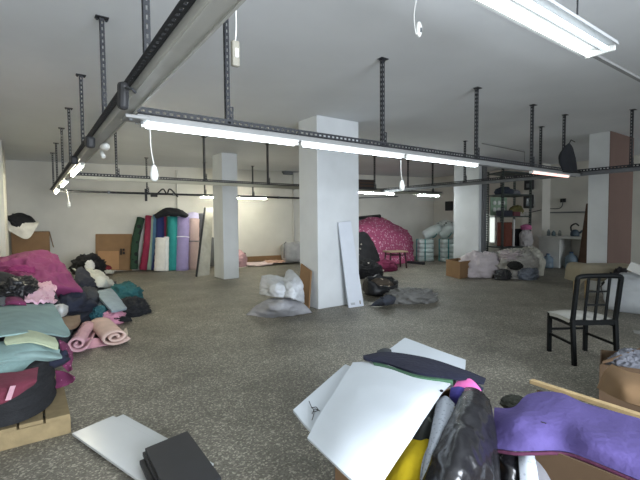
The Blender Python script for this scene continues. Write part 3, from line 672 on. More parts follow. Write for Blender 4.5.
def bottle(c, r, h, col, label):
    c = Vector(c); t = thing('bottle', label, 'bottle', c, 'bottles on the alcove counter')
    part('bottle_body', MB().lathe([(r,0),(r,h*.6),(r*.4,h*.78),(r*.36,h*.9)], c, 14), mat('bottle_'+col,col,.25), t)
    part('cap', MB().lathe([(r*.42,h*.9),(r*.42,h),(r*.2,h*1.01)], c, 10), M_wplastic, t)
bottle((12.95,6.12,.932),.05,.22,'#8f9aa0','pale bottle at the left end of the alcove counter')
bottle((12.9,5.95,.932),.055,.18,'#5d7076','blue grey bottle second from the left on the alcove counter')
bottle((13.0,5.82,.932),.045,.2,'#a0a6a2','grey bottle third from the left on the alcove counter')
bottle((12.95,4.75,.932),.05,.2,'#b1b1aa','pale bottle at the right end of the alcove counter')
t = thing('tap_kettle', 'dark kettle with a bent handle on the alcove counter', 'kettle', (12.95,5.38,.932))
part('kettle_body', MB().lathe([(.1,0),(.12,.03),(.12,.11),(.08,.18),(.03,.2)], (12.95,5.38,.932), 18), mat('kettle_blue','#3f4f5c',.4), t)
part('handle', MB().tube(spline([Vector(p) for p in ((12.95,5.47,1.06),(12.93,5.48,1.22),(12.93,5.36,1.3),(12.93,5.27,1.24))],6),.022,6), M_black, t)
part('spout', MB().tube([(12.95,5.26,1.03),(12.95,5.14,1.14)],[.035,.018],8), mat('kettle_blue','#3f4f5c'), t)
solo('leaning_board', MB().hexa([Vector(p) for p in ((12.25,4.8,0),(12.25,5.02,0),(12.29,5.02,0),(12.29,4.8,0),(12.56,4.83,1.86),(12.56,4.95,1.86),(12.6,4.95,1.86),(12.6,4.83,1.86))]), mat('brown_board','#4a3426',.7,0,.15,6), 'dark brown board leaning at the right end of the alcove counter', 'board')

# ================================================================= middle: sacks by the broad pillar, leaning board, black bag
solo('cloth_sack', MB().sheet([[(2.930,5.468,0.270),(3.059,5.270,0.300),(3.330,5.223,0.260)],[(2.810,5.667,0.130),(2.890,5.037,0.240),(3.449,5.240,0.150)],[(2.686,5.728,0.012),(2.980,5.257,0.020),(3.587,5.252,0.012)]],12,.012,.05,9,5,.1), mat('grey_sack','#97989c',.8,0,.1,6,.3,20), 'flat grey sack on the floor left of the broad pillar', 'sack')
t = thing('white_sack', 'crumpled white sack lying on the grey sack by the broad pillar', 'sack', (3.1,5.7,.25))
M_ws = mat('white_sack','#bfc3c8',.6,0,.05,6,.3,25)
part('sack_body', MB().sheet([[(3.139,6.055,0.540),(3.220,5.860,0.570),(3.231,5.496,0.560)],[(2.976,5.813,0.420),(2.952,5.316,0.500),(3.084,5.134,0.480)],[(2.916,5.734,0.310),(2.911,5.217,0.340),(3.057,5.036,0.350)]],12,.02,.05,10,6,.12), M_ws, t)
part('sack_neck', MB().sheet([[(3.395,5.709,0.620),(3.513,5.746,0.640),(3.418,5.412,0.600)],[(3.106,5.316,0.500),(3.128,5.092,0.540),(3.290,5.048,0.500)],[(2.988,5.089,0.350),(3.050,4.916,0.340),(3.386,5.171,0.200)]],12,.02,.055,11,9,.12), M_ws, t)
solo('wooden_board', MB().hexa([Vector(p) for p in ((3.72,5.55,0),(3.72,5.86,0),(3.745,5.86,0),(3.745,5.55,0),(3.775,5.55,.62),(3.775,5.86,.72),(3.8,5.86,.72),(3.8,5.55,.62))]), M_card, 'small brown panel leaning on the left side of the broad pillar', 'panel')
t = thing('white_board', 'long narrow white board leaning on the front of the broad pillar', 'board', (4.44,5.2,0))
a, b = Vector((4.291,5.196,0.000)), Vector((4.592,5.164,0.000)); c = Vector((4.487,5.370,1.438)); d = Vector((4.217,5.370,1.415))
n = Vector((0,.028,.004))
part('panel', MB().hexa([a,b,b+n,a+n,d,c,c+n,d+n]), mat('white_laminate','#cfd5de',.35,0,.03,5), t, .003)
lb = MB(); q = lambda u, v: a + (b-a)*u + (d-a)*v + Vector((0,-.003,0))
lb.hexa([q(.16,.03),q(.42,.03),q(.42,.03)+n*.2,q(.16,.03)+n*.2,q(.16,.055),q(.42,.055),q(.42,.055)+n*.2,q(.16,.055)+n*.2])
part('label', lb, mat('grey_label','#aab0b6',.6), t)
part('slot', MB().hexa([q(.74,.03),q(.80,.03),q(.80,.03)+n*.2,q(.74,.03)+n*.2,q(.74,.07),q(.80,.07),q(.80,.07)+n*.2,q(.74,.07)+n*.2]), mat('tan_slot','#7d7468',.7), t)
t = thing('black_bag', 'open black bag with cloth inside on the floor right of the leaning board', 'bag', (5.275,5.540,0.000))
c = Vector((5.609,5.806,0.000)); bg = MB()
bg.lathe([(.2,0),(.33,.02),(.37,.1),(.36,.2),(.34,.28),(.31,.33),(.29,.3),(.26,.2),(.22,.16),(.1,.15)], c, 48, 1.05, .8)
for v in bg.v: v += Vector((noise.noise(v*7)*.07, noise.noise(v*7+Vector((9,0,0)))*.07, (noise.noise(v*6+Vector((0,7,0)))*.06 - .45*v.z*max(0,-(v-c).y/.3+.1)) if v.z > .05 else 0))
part('bag_body', bg, plastic('#1e1f22',.45), t)
solo('cloth_scraps', MB().blob(c+Vector((-.02,.0,.12)),(.25,.18,.13),.3,3.4,3,-.3), pattern('mixed_scraps','#4b4238','#b3a592',9,.3), 'brown and cream scraps inside the open black bag', 'cloth')
flat('dark_jacket', [[(4.732,4.898,0.160),(4.953,4.934,0.180),(5.155,4.967,0.100)],[(4.698,5.007,0.080),(4.605,4.676,0.160),(5.023,4.863,0.080)],[(4.608,5.031,0.020),(4.794,4.939,0.020),(5.028,4.914,0.020)]], '#3a3f4a', 'dark blue grey garment in front of the black bag', 'clothes', .04, .02, None, None, 7, 5, 4, .08)
bag((5.507,4.942,0.000),(.38,.23,.135),'#6b6b68','flat dark grey plastic bag right of the black bag', 'plastic_bag', .22, 8, .85, mat('grey_film','#6e6e6b',.5,0,.15,7,.5,16), False, -.6)

# ================================================================= chair, table and bag at the right
M_chair = mat('black_green_paint', '#06090a', .6, 0, .1, 9)
M_chair.node_tree.nodes['Principled BSDF'].inputs['Specular IOR Level'].default_value = .2
cx, cy = 4.66, 1.87; CA = math.atan2(-.27, .40)
t = thing('dining_chair', 'dark chair with a lattice back and pale seat standing alone on the floor', 'chair', (cx,cy,0))
R_ = Vector((math.cos(CA), math.sin(CA), 0)); F_ = Vector((-R_.y, R_.x, 0)); O_ = Vector((cx,cy,0))
def cp(r, f, z): return O_ + R_*r + F_*f + Vector((0,0,z))
for s in (-1, 1):
    part('leg', MB().bar(cp(s*.20,.20,0), cp(s*.20,.20,.43), .038, .038, F_), M_chair, t, .004)
    part('leg', MB().bar(cp(s*.215,-.25,0), cp(s*.215,-.21,.45), .036, .042, F_), M_chair, t, .004)
    part('back_post', MB().bar(cp(s*.215,-.21,.44), cp(s*.215,-.27,.85), .034, .04, F_), M_chair, t, .004)
    part('stretcher', MB().bar(cp(s*.208,-.225,.2), cp(s*.2,.19,.2), .018, .022), M_chair, t)
    part('side_rail', MB().bar(cp(s*.205,-.2,.40), cp(s*.2,.2,.40), .022, .05), M_chair, t)
part('stretcher', MB().bar(cp(-.2,.2,.25), cp(.2,.2,.25), .018, .022), M_chair, t)
part('front_rail', MB().bar(cp(-.2,.21,.40), cp(.2,.21,.40), .022, .05), M_chair, t)
part('back_rail', MB().bar(cp(-.215,-.213,.42), cp(.215,-.213,.42), .03, .05), M_chair, t)
tr = MB(); tr.tube(spline([cp(-.215,-.268,.84),cp(-.195,-.276,.885),cp(0,-.278,.893),cp(.195,-.276,.885),cp(.215,-.268,.84)],5), .024, 8)
part('top_rail', tr, M_chair, t)
for r in (-.105, .0, .105): part('back_slat', MB().bar(cp(r,-.217,.43), cp(r,-.272,.88), .022, .016, F_), M_chair, t)
for z in (.60, .735): part('cross_slat', MB().bar(cp(-.11,-.21-.06*(z-.44)/.41,z), cp(.11,-.21-.06*(z-.44)/.41,z), .018, .016), M_chair, t)
st = MB(); st.sheet([[cp(-.215,-.21,.435),cp(0,-.215,.445),cp(.215,-.21,.435)],[cp(-.225,0,.45),cp(0,0,.475),cp(.225,0,.45)],[cp(-.215,.215,.435),cp(0,.225,.45),cp(.215,.215,.435)]],7,.04,.004,6,2)
part('seat', st, mat('pale_vinyl','#b3b2ab',.6,0,.08,7,.1,25), t)

t = thing('bench', 'low wooden table mostly hidden by a beige cloth, behind the dark chair', 'table', (6.6,2.55,0))
A_ = [Vector(p) for p in ((8.673,3.626,0.600), (9.355,3.053,0.600), (6.356,2.023,0.600), (7.283,3.088,0.600))]
bx = MB()
ba = Vector((8.457,3.570,0.580)); bb = Vector((9.170,2.975,0.580)); bd = (bb-ba); bd.z = 0; bn = Vector((-bd.y, bd.x, 0)).normalized(); bn = bn if bn.dot(ba) < 0 else -bn
for u in (.06, .94):
    for v in (.04, .42): part('leg', MB().bar(ba+bd*u+bn*v-Vector((0,0,.58)), ba+bd*u+bn*v, .04, .04), mat('raw_wood','#c3a878'), t)
part('tabletop', MB().hexa([ba-Vector((0,0,.03)), bb-Vector((0,0,.03)), bb+bn*.46-Vector((0,0,.03)), ba+bn*.46-Vector((0,0,.03)), ba, bb, bb+bn*.46, ba+bn*.46]), mat('raw_wood','#c3a878'), t)
z_ = Vector((0,0,1)); net = []
for v, dz in ((-.01,.015),(.24,.017),(.47,.012),(.5,-.12),(.505,-.26)): net.append([ba + bd*u + bn*v + z_*dz for u in (-.02,.3,.7,1.02)]); net[-1][0] -= bd*.03
for r_ in net: r_.insert(0, r_[0] - bd*.07 - z_*.3)
solo('beige_cloth', MB().sheet(net,6,.008,.004,4,4), cloth('#867e6a', .06), 'beige cloth spread over the low table behind the dark chair', 'cloth')
solo('white_bag', MB().blob((7.862,2.345,0.000),(.44,.38,.34),.15,2.2,6,-.62,.7,44,30), mat('white_film','#b4b9bd',.4,0,.08,5,.5,14), 'stuffed white plastic bag on the floor at the right edge', 'bag')
solo('white_board', MB().box((7.700,2.260,0.646),(.05,.3,.14),0,.4), M_wplastic, 'small white folded thing on the bag heap at the right edge', 'paper')
solo('floor_scrap', MB().box((6.258,1.849,0.004),(.16,.07,.006),.4), mat('scrap_white','#9a9a95',.8), 'pale scrap lying on the floor below the white bag', 'scrap')
solo('dark_sack', MB().blob((8.55,2.85,0),(.2,.17,.32),.42,3,4,-.6), cloth('#2a2829'), 'dark sack between the brown pillar and the white bag', 'sack')

# box of scraps at the right edge
t = carton('carton', 'open brown carton of grey scraps at the right edge of the floor', 'box', [(3.55,1.28,0),(3.95,1.42,0),(4.3,.85,0),(3.85,.68,0)], 0, .33, mat('cardboard_mid','#574431',.9,0,.08,5))
part('curled_flap', MB().sheet([[(3.495,1.180,0.370),(3.412,1.066,0.370),(3.459,0.969,0.360)],[(3.388,1.192,0.330),(3.150,1.004,0.360),(3.221,0.901,0.350)],[(3.326,1.212,0.220),(3.103,1.009,0.270),(3.061,0.853,0.280)]],7,.008,.003,3,2), mat('cardboard_flap','#7d6346',.9,0,.08,5), t)
part('back_flap', MB().hexa([Vector(p) for p in ((3.564,1.269,0.330),(4.170,1.173,0.330),(4.234,1.192,0.330),(3.614,1.287,0.330),(3.491,1.237,0.370),(4.140,1.166,0.380),(4.173,1.175,0.380),(3.516,1.246,0.370))]), M_card_d, t)
for k, (gp, l) in enumerate((((3.810,1.203,0.240),'nearest the flap'),((3.841,1.153,0.240),'in the middle'),((4.016,1.160,0.240),'at the back'),((3.952,1.208,0.240),'behind the first'))):
    solo('grey_scrap', MB().blob(gp,(.11,.1,.08),.42,3,k+3,-.5), cloth('#6d6f77'), 'grey crumpled scrap in the carton at the right edge, %s' % l, 'cloth', 'grey scraps in the carton')

# ================================================================= pallet and clothes along the left wall
pt = thing('pallet', 'wooden pallet on the floor under the clothes at the left', 'pallet', (-.1,3.75,0))
M_pal = mat('pallet_wood', '#887858', .85, 0, .18, 10, .15, 40)
x = -.43
for k, wd in enumerate((.095,.12,.09,.13,.14)):
    part('plank', MB().span((x,3.24+.01*(k%2),.115),(x+wd,4.3,.14)), M_pal, pt, .003); x += wd + .013
for y in (3.25,3.72,4.2): part('bearer', MB().span((-.43,y,.0),(.2,y+.09,.112)), M_pal, pt, .003)

t = thing('tape_coil', 'thick coil of black elastic tape lying on the pallet', 'coil', (-.14,3.62,.14))
prof = [(.0,.0),(.26,.0)]
for k in range(15): prof += [(.285+.012*math.sin(k*1.9), .012+k*.023), (.27, .024+k*.023)]
prof += [(.24,.37),(0,.37)]
part('layers', MB().lathe(prof, (-.155,3.66,.142), 44, 1.0, 1.45), mat('black_elastic','#1a1b1e',.85,0,.2,14,.3,40), t)
flat('maroon_cloth', [[(-0.231,3.158,0.540),(-0.090,3.092,0.540),(0.027,3.227,0.500)],[(-0.212,2.852,0.540),(-0.099,2.866,0.530),(0.013,3.017,0.490)],[(-0.212,2.797,0.460),(-0.108,2.786,0.480),(-0.003,3.025,0.460)]], '#6a2a3c', 'maroon cloth lying on the black coil', 'cloth', .01, .01)
solo('pink_ribbon', MB().bar((-0.114,2.735,0.500), (-0.093,2.816,0.545), .025, .004), cloth('#c79aa8'), 'pink ribbon lying on the maroon cloth', 'ribbon')
# mint sheets, nearest layers last
def sh(name, net, col, label, cat='cloth', amp=.008, th=.012, seed=1, scale=3, bulge=0, m=None, sub=8): return flat(name, net, col, label, cat, amp, th, None, m, sub, scale, seed, bulge)
MINT = '#85a3a0'
sh('mint_sheet', [[(-0.252,3.513,0.600),(-0.067,3.413,0.590),(0.102,3.468,0.500)],[(-0.232,3.190,0.580),(-0.087,3.253,0.550),(0.060,3.477,0.470)],[(-0.224,2.989,0.450),(-0.137,3.125,0.460),(0.018,3.405,0.450)]], '#76908e', 'mint green sheet hanging lowest over the black coil')
sh('mint_sheet', [[(-0.257,3.619,0.630),(-0.021,3.483,0.620),(0.166,3.512,0.520)],[(-0.242,3.377,0.620),(-0.039,3.353,0.600),(0.150,3.459,0.500)],[(-0.232,3.190,0.580),(-0.066,3.284,0.570),(0.090,3.461,0.490)]], '#7d9795', 'mint green sheet second from the bottom of the stack', amp=.012)
sh('pale_green_sheet', [[(-0.145,3.596,0.665),(-0.008,3.646,0.660),(0.140,3.569,0.600)],[(-0.153,3.486,0.650),(-0.009,3.496,0.650),(0.153,3.458,0.580)],[(-0.142,3.446,0.630),(-0.010,3.432,0.630),(0.149,3.396,0.560)]], '#a2ab90', 'pale green folded sheet between the mint sheets', amp=.01)
sh('mint_sheet', [[(-0.353,5.141,0.640),(-0.082,4.991,0.640),(0.194,5.085,0.600)],[(-0.300,4.320,0.670),(-0.060,4.233,0.660),(0.234,4.439,0.560)],[(-0.266,3.783,0.680),(-0.043,3.731,0.670),(0.265,4.018,0.500)],[(-0.252,3.563,0.670),(-0.054,3.569,0.670),(0.115,3.722,0.600),][:3]], '#7f9896', 'mint green sheet spread topmost over the stack on the pallet', amp=.01)
sh('mint_sheet', [[(-0.254,3.564,0.615),(-0.033,3.466,0.605),(0.164,3.485,0.505)],[(-0.240,3.333,0.605),(-0.044,3.317,0.590),(0.171,3.400,0.490)],[(-0.228,3.116,0.570),(-0.067,3.285,0.550),(0.112,3.421,0.475)]], '#788f8d', 'mint green sheet third from the bottom of the stack', amp=.01)
solo('garment', MB().sheet([[(0.047,3.621,0.500),(0.123,3.682,0.500),(0.181,3.595,0.450)],[(0.055,3.562,0.440),(0.132,3.504,0.440),(0.241,3.649,0.400)],[(0.055,3.633,0.360),(0.116,3.613,0.360),(0.155,3.636,0.360)]],8,.03,.03,5,5,.05), cloth('#1c2033'), 'dark navy garment sticking out beside the black coil', 'clothes')
M_pur = pattern('maroon_print', '#6d2c50', '#a56d8a', 30, .2)
solo('printed_cloth', MB().sheet([[(0.173,3.905,0.500),(0.240,4.013,0.420),(0.280,3.985,0.360)],[(0.192,3.804,0.400),(0.242,3.779,0.340),(0.252,3.742,0.300)],[(0.174,3.758,0.360),(0.214,3.784,0.280),(0.233,3.782,0.260)]],7,.01,.015,5,6), M_pur, 'maroon printed cloth hanging at the corner of the pallet stack', 'cloth')
solo('printed_cloth', MB().sheet([[(0.149,3.832,0.280),(0.214,3.797,0.260),(0.266,3.691,0.240)],[(0.146,3.831,0.200),(0.205,3.788,0.200),(0.261,3.721,0.200)],[(0.134,3.743,0.160),(0.181,3.755,0.160),(0.237,3.782,0.170)]],7,.01,.01,5,7), M_pur, 'maroon printed cloth lying on the pallet edge beside the coil', 'cloth')
# underlying mound of clothes
solo('garment_heap', MB().blob((.0,5.75,0),(.38,.8,.34),.16,4,5,-.4), cloth('#2b2c33'), 'dark heap of clothes under the pink and mint cloths', 'clothes')
solo('garment_heap', MB().blob((.32,7.2,0),(.5,.9,.34),.42,3,9,-.4), cloth('#22252f'), 'dark navy heap of clothes under the magenta sack', 'clothes')
solo('garment_heap', MB().blob((.75,9.2,0),(.75,.9,.17),.42,3,4,-.4), cloth('#3b3d45'), 'dark heap of clothes at the far end of the left pile', 'clothes')
# magenta sack
solo('magenta_sack', MB().sheet([[(-0.413,7.300,0.908),(-0.214,7.400,0.967),(-0.000,7.400,1.014),(0.192,7.300,1.010),(0.334,7.200,0.926)],[(-0.394,6.900,0.858),(-0.177,6.750,0.909),(0.018,6.700,0.940),(0.217,6.700,0.900),(0.423,6.700,0.788)],[(-0.384,6.700,0.837),(-0.153,6.500,0.838),(0.054,6.400,0.819),(0.290,6.400,0.747),(0.502,6.400,0.647)],[(-0.379,6.600,0.821),(-0.133,6.400,0.783),(0.048,6.200,0.714),(0.316,6.150,0.605),(0.574,6.200,0.545)]],13,.03,.12,3.6,4,.3), cloth('#77315a', .08, .85), 'big magenta fabric sack slumped on top of the left pile', 'sack')
sh('magenta_frill', [[(-0.239,6.350,0.859),(-0.087,6.300,0.915),(0.055,6.300,0.879)],[(-0.238,6.300,0.815),(-0.088,6.220,0.848),(0.073,6.250,0.819)]], '#7c2958', 'crumpled dark magenta seam across the big magenta sack', amp=.06, scale=14)
solo('black_bag', MB().blob((-0.104,5.392,0.620),(.16,.22,.14),.42,3,8,-.7), plastic('#17171a',.4), 'shiny black bag on the left pile below the magenta sack', 'bag')
solo('dark_garment', MB().sheet([[(-0.338,5.900,0.899),(-0.213,5.900,0.889),(-0.086,5.900,0.809)],[(-0.332,5.700,0.775),(-0.217,5.650,0.781),(-0.140,5.700,0.768)],[(-0.324,5.500,0.683),(-0.232,5.500,0.694),(-0.172,5.500,0.709)]],7,.03,.04,4,5,.06), cloth('#1e1f25'), 'black garment at the left edge below the magenta sack', 'clothes')
sh('grey_garment', [[(-0.373,6.437,0.750),(-0.268,6.247,0.750),(-0.218,6.154,0.720)],[(-0.325,5.539,0.720),(-0.236,5.393,0.720),(-0.183,5.272,0.700)],[(-0.300,5.039,0.660),(-0.219,4.917,0.660),(-0.198,4.959,0.660)]], '#5d6166', 'grey cloth at the left edge above the mint sheet', amp=.02)
sh('floral_cloth', [[(-0.013,6.195,0.720),(0.131,6.249,0.700),(0.235,5.982,0.660)],[(-0.032,5.454,0.700),(0.112,5.495,0.690),(0.237,5.822,0.620)],[(-0.050,5.029,0.660),(0.097,4.976,0.640),(0.216,5.191,0.580)]], '#d9b3bf', 'pale pink flowered cloth on the left pile beside the shiny black bag', amp=.07, scale=9, th=.03, m=pattern('pink_flowers','#d6b0bf','#c48fa6',16,.22))
sh('printed_cloth', [[(-0.213,5.442,0.700),(-0.137,5.458,0.700),(-0.065,5.042,0.680)],[(-0.220,5.162,0.680),(-0.127,4.960,0.700),(-0.033,4.892,0.660)],[(-0.222,4.980,0.650),(-0.127,4.905,0.660),(-0.018,4.942,0.640)]], '#7e3a5a', 'maroon printed cloth lying on the left pile above the mint sheet', amp=.02, m=M_pur)
solo('dark_strap', MB().bar((0.220,5.630,0.660), (0.270,5.381,0.520), .03, .01), cloth('#25262c'), 'dark strap along the right edge of the flowered cloth', 'strap')
sh('white_bag', [[(0.218,5.246,0.560),(0.286,5.322,0.550),(0.350,5.439,0.500)],[(0.206,5.224,0.500),(0.273,5.120,0.520),(0.345,5.400,0.450)],[(0.242,5.274,0.420),(0.275,5.196,0.430),(0.327,5.437,0.400)]], '#b9bcbc', 'small pale printed bag beside the flowered cloth', 'bag', .02, .02, bulge=.04, m=pattern('grey_print','#bfc3c3','#6f7477',22,.22))
sh('navy_garment', [[(0.316,6.629,0.500),(0.488,6.741,0.480),(0.706,6.938,0.400)],[(0.307,6.079,0.450),(0.483,6.106,0.450),(0.751,6.681,0.300)],[(0.363,6.021,0.300),(0.517,6.044,0.300),(0.776,6.711,0.160)]], '#1d2334', 'dark navy garment lying below the tip of the magenta sack', 'clothes', .13, .03, 4, 8, .08)
sh('grey_garment', [[(0.722,7.627,0.400),(0.829,7.570,0.380),(0.918,7.604,0.300)],[(0.644,7.125,0.350),(0.727,6.787,0.360),(0.835,7.064,0.260)],[(0.645,6.890,0.280),(0.724,6.679,0.260),(0.790,6.812,0.200)]], '#33363c', 'dark grey garment between the navy garment and the grey blue sheet', 'clothes', .12, .02, 7, 8, .05)
sh('navy_trousers', [[(0.769,9.482,0.500),(0.868,9.619,0.500),(0.926,9.148,0.480)],[(0.654,8.314,0.460),(0.738,7.917,0.480),(0.977,8.442,0.380)],[(0.617,7.710,0.400),(0.723,7.500,0.400),(0.930,7.931,0.340)]], '#1d2232', 'dark navy folded trousers on the left pile under the white shirt', 'clothes', .11, .03, 5, 7, .06)
sh('white_shirt', [[(0.796,10.766,0.400),(0.991,10.152,0.420),(1.238,10.140,0.380),(1.341,9.769,0.300)],[(0.913,9.557,0.400),(1.012,8.723,0.420),(1.202,8.779,0.320),(1.339,9.014,0.200)],[(0.906,8.851,0.320),(0.973,8.034,0.340),(1.136,8.327,0.250),(1.332,8.868,0.120)]], '#c3c4bd', 'white shirt spread on the far part of the left pile', 'clothes', .13, .02, 3, 6, .05)
sh('grey_blue_sheet', [[(0.847,7.488,0.340),(0.979,7.505,0.340),(1.160,7.924,0.300)],[(0.844,6.699,0.330),(0.972,6.764,0.320),(1.153,7.128,0.260)],[(0.919,6.261,0.220),(1.010,6.272,0.220),(1.145,6.451,0.200)]], '#8b9aa4', 'stiff grey blue sheet lying slanted on the left pile', amp=.008, th=.03)
sh('pale_blue_sheet', [[(0.719,6.989,0.240),(0.837,6.964,0.260),(0.950,6.811,0.240)],[(0.747,6.672,0.200),(0.875,6.573,0.200),(1.003,6.566,0.140)],[(0.801,6.513,0.120),(0.919,6.452,0.100),(1.026,6.480,0.050)]], '#a5b4bd', 'pale blue cloth under the stiff grey blue sheet', amp=.02, th=.03)
solo('teal_cloth', MB().blob((1.413,7.948,0.000),(.24,.35,.22),.42,3,5,-.5), cloth('#25595e'), 'teal crumpled cloth at the outer edge of the left pile', 'cloth')
solo('teal_cloth', MB().blob((0.778,6.543,0.060),(.12,.14,.12),.42,3,8,-.5), cloth('#27565f'), 'small teal cloth between the navy garment and the pink cloths', 'cloth')
solo('black_shoe_bag', MB().blob((1.289,6.952,-0.000),(.22,.25,.15),.42,3,3,-.5), cloth('#1e2024'), 'black lump of cloth at the right foot of the left pile', 'cloth')
solo('black_garment', MB().sheet([[(0.955,6.349,0.100),(1.092,6.396,0.100),(1.182,6.385,0.060)],[(0.974,6.400,0.030),(1.073,6.295,0.050),(1.190,6.359,0.020)]],6,.02,.02,5,5), cloth('#16181c'), 'flat black garment on the floor behind the folded cream cloth', 'clothes')
solo('pink_scrap', MB().blob((0.937,6.506,0.000),(.17,.15,.12),.42,3,5,-.5), cloth('#c58ca0'), 'bright pink scrap behind the folded cream cloth', 'cloth')
solo('black_bag', MB().blob((1.184,11.298,0.200),(.32,.32,.26),.42,3,6,-.6), cloth('#121214'), 'fluffy black bundle at the far end of the left pile', 'bag')
solo('white_tag', MB().blob((1.059,9.897,0.460),(.08,.05,.1),.42,3,6,-.6), cloth('#c9c9c4'), 'small white patch on the fluffy black bundle', 'cloth')
solo('red_cloth', MB().blob((1.532,12.760,0.050),(.3,.25,.15),.42,3,9,-.5), cloth('#7e2630'), 'red crumpled cloth beside the fluffy black bundle', 'cloth')
sh('white_film', [[(1.595,12.482,0.100),(1.791,12.477,0.140),(2.004,12.728,0.100)],[(1.562,12.428,0.040),(1.682,12.072,0.080),(1.859,12.456,0.040)]], '#c9c9c2', 'white plastic scrap on the floor before the cardboard panel', 'plastic', .06, .02, 5, 4)
solo('floor_stick', MB().bar((1.561,8.561,0.020), (1.766,8.675,0.020), .03, .02), cloth('#3d3a36'), 'dark stick on the floor right of the teal cloth', 'stick')
# folded pink cloths
def fold(name, a, b, r, turns, col, label, flatz=.75, m=None):
    """cloth folded over itself in a loose roll between a and b"""
    a = Vector(a); b = Vector(b); ax = (b-a).normalized(); u = Vector((-ax.y, ax.x, 0)).normalized(); w = Vector((0,0,1)); n = int(turns*18)
    cen = [(1-.8*i/n)*r for i in range(n+1)]; th = r*.8/turns*.42
    mb = MB(); vs = []; ln = (b-a).length; K = 10
    for k in range(K+1):
        o = a + ax*ln*k/K
        for i in range(n+1):
            q = 2*PI*i/18 + 3.6
            for rr in (cen[i], cen[i]-th):
                p = o + u*math.cos(q)*rr + w*(math.sin(q)*rr*flatz + r*flatz); p += Vector((0,0,.006*noise.noise(p*9))); vs.append(p)
    N2 = 2*(n+1); fs = []
    for k in range(K):
        for i in range(n):
            A = k*N2+2*i; fs.append((A, A+2, A+N2+2, A+N2)); fs.append((A+1, A+N2+1, A+N2+3, A+3))
        A = k*N2; fs.append((A, A+N2, A+N2+1, A+1)); A = k*N2+2*n; fs.append((A, A+1, A+N2+1, A+N2))
    for k in (0, K):
        for i in range(n): A = k*N2+2*i; fs.append((A, A+1, A+3, A+2))
    mb.add(vs, fs, True)
    return solo(name, mb, m or cloth(col), label, 'cloth')
fold('folded_cloth', (.40,5.12,.03), (.60,5.95,.03), .12, 1.7, '#c9a0a8', 'pink rolled cloth at the foot of the left pile nearest the mint sheets', .8)
fold('folded_cloth', (.80,5.2,.02), (.76,6.1,.02), .175, 2.1, '#ccb2a8', 'cream pink cloth folded in layers at the right foot of the left pile', .55)
sh('pink_sheet', [[(0.371,5.625,0.120),(0.498,5.460,0.100),(0.708,5.474,0.060)],[(0.362,5.532,0.060),(0.508,5.366,0.050),(0.736,5.375,0.030)],[(0.366,5.336,0.015),(0.539,5.296,0.015),(0.769,5.313,0.015)]], '#c99aa6', 'flat pink cloth on the floor under the rolled pink cloth', amp=.015)
sh('beige_sheet', [[(0.679,5.583,0.040),(0.868,5.515,0.060),(1.020,5.860,0.050)],[(0.690,5.352,0.020),(0.886,5.364,0.030),(1.005,5.646,0.020)]], '#b8aa98', 'beige cloth edge on the floor under the cream pink folded cloth', amp=.015)
solo('brown_garment', MB().sheet([[(0.253,5.313,0.400),(0.373,5.555,0.360),(0.499,5.847,0.300)],[(0.296,5.290,0.320),(0.397,5.367,0.300),(0.483,5.679,0.260)],[(0.334,5.327,0.250),(0.396,5.380,0.240),(0.454,5.599,0.220)]],7,.02,.03,5,3,.05), cloth('#7d6a56'), 'brown garment between the mint sheet and the rolled pink cloth', 'clothes')

# ================================================================= boards on the floor
M_tile = mat('glossy_panel','#d3d6d6',.22,0,.02,4)
a = Vector((.20,3.17,0)); e1 = Vector((.925,.38,0)); e2 = Vector((.30,-.954,0))
def slab(o, w_, l_, z0, z1): return [Vector((p.x,p.y,z)) for z in (z0,z1) for p in (o, o+e1*w_, o+e1*w_+e2*l_, o+e2*l_)]
solo('shelf_board', MB().hexa(slab(a+e1*.045-e2*.0+Vector((.02,-.0,0)), .30, 1.05, .001, .016)), M_tile, 'glossy white panel underneath, its corner stepping out to the right', 'panel', 'white panels on the floor', .002)
solo('shelf_board', MB().hexa(slab(a, .29, 1.05, .017, .034)), M_tile, 'glossy white panel lying on top of another near the camera', 'panel', 'white panels on the floor', .002)
M_blk = mat('black_board','#2b2c30',.5,0,.08,6)
Q = [Vector(p) for p in ((0.513,2.482,0.140), (0.776,2.534,0.140), (0.769,2.023,0.140))]
f1 = (Q[1]-Q[0]); f2 = (Q[2]-Q[1])
for k, (dx, dy, l) in enumerate(((-.02,.0,'lowest'),(-.035,.01,'second'),(-.012,-.015,'third'),(0,0,'topmost'))):
    o = Q[0] + f1.normalized()*dx + f2.normalized()*dy; z0 = .036 + k*.0265
    pts = [o, o+f1*(1 if k > 0 else .96), o+f1+f2*1.12, o+f2*1.12]
    solo('black_board', MB().hexa([Vector((p.x,p.y,z)) for z in (z0, z0+.024) for p in pts]), M_blk, 'black board in the stack on the white panels, %s of four' % l, 'board', 'black boards on the white panels', .003)

# ================================================================= foreground boxes and cloths
def quadbox(name, label, fl, fr, nr, nl, z0, z1, m): return carton(name, label, 'box', [fl, fr, nr, nl], z0, z1, m, [], .009)
quadbox('carton', 'brown carton under the white foam sheets in the foreground', (1.499,1.810,0.450), (1.974,1.457,0.450), (1.019,0.840,0.450), (0.980,1.280,0.450), 0, .47, M_card_d)
fl = Vector((2.356,1.161,0.460)); dr = Vector((.07,-1,0)).normalized(); nl = Vector((1.768,0.893,0.440))
quadbox('carton', 'large brown carton under the purple cloth in the foreground', fl, fl+dr*1.1, nl+dr*1.1, nl, 0, .47, mat('cardboard_brown','#5f4b37',.9,0,.08,5))
ba_ = Vector((2.349,1.193,0.510)); bb_ = Vector((2.349,0.615,0.505))
solo('wooden_batten', MB().bar(ba_, bb_, .035, .022), M_wood, 'long raw wooden batten along the back edge behind the purple cloth', 'batten', None, .002)
M_white = mat('white_foam','#c0c7cd',.75,0,.02,3,.06,12)
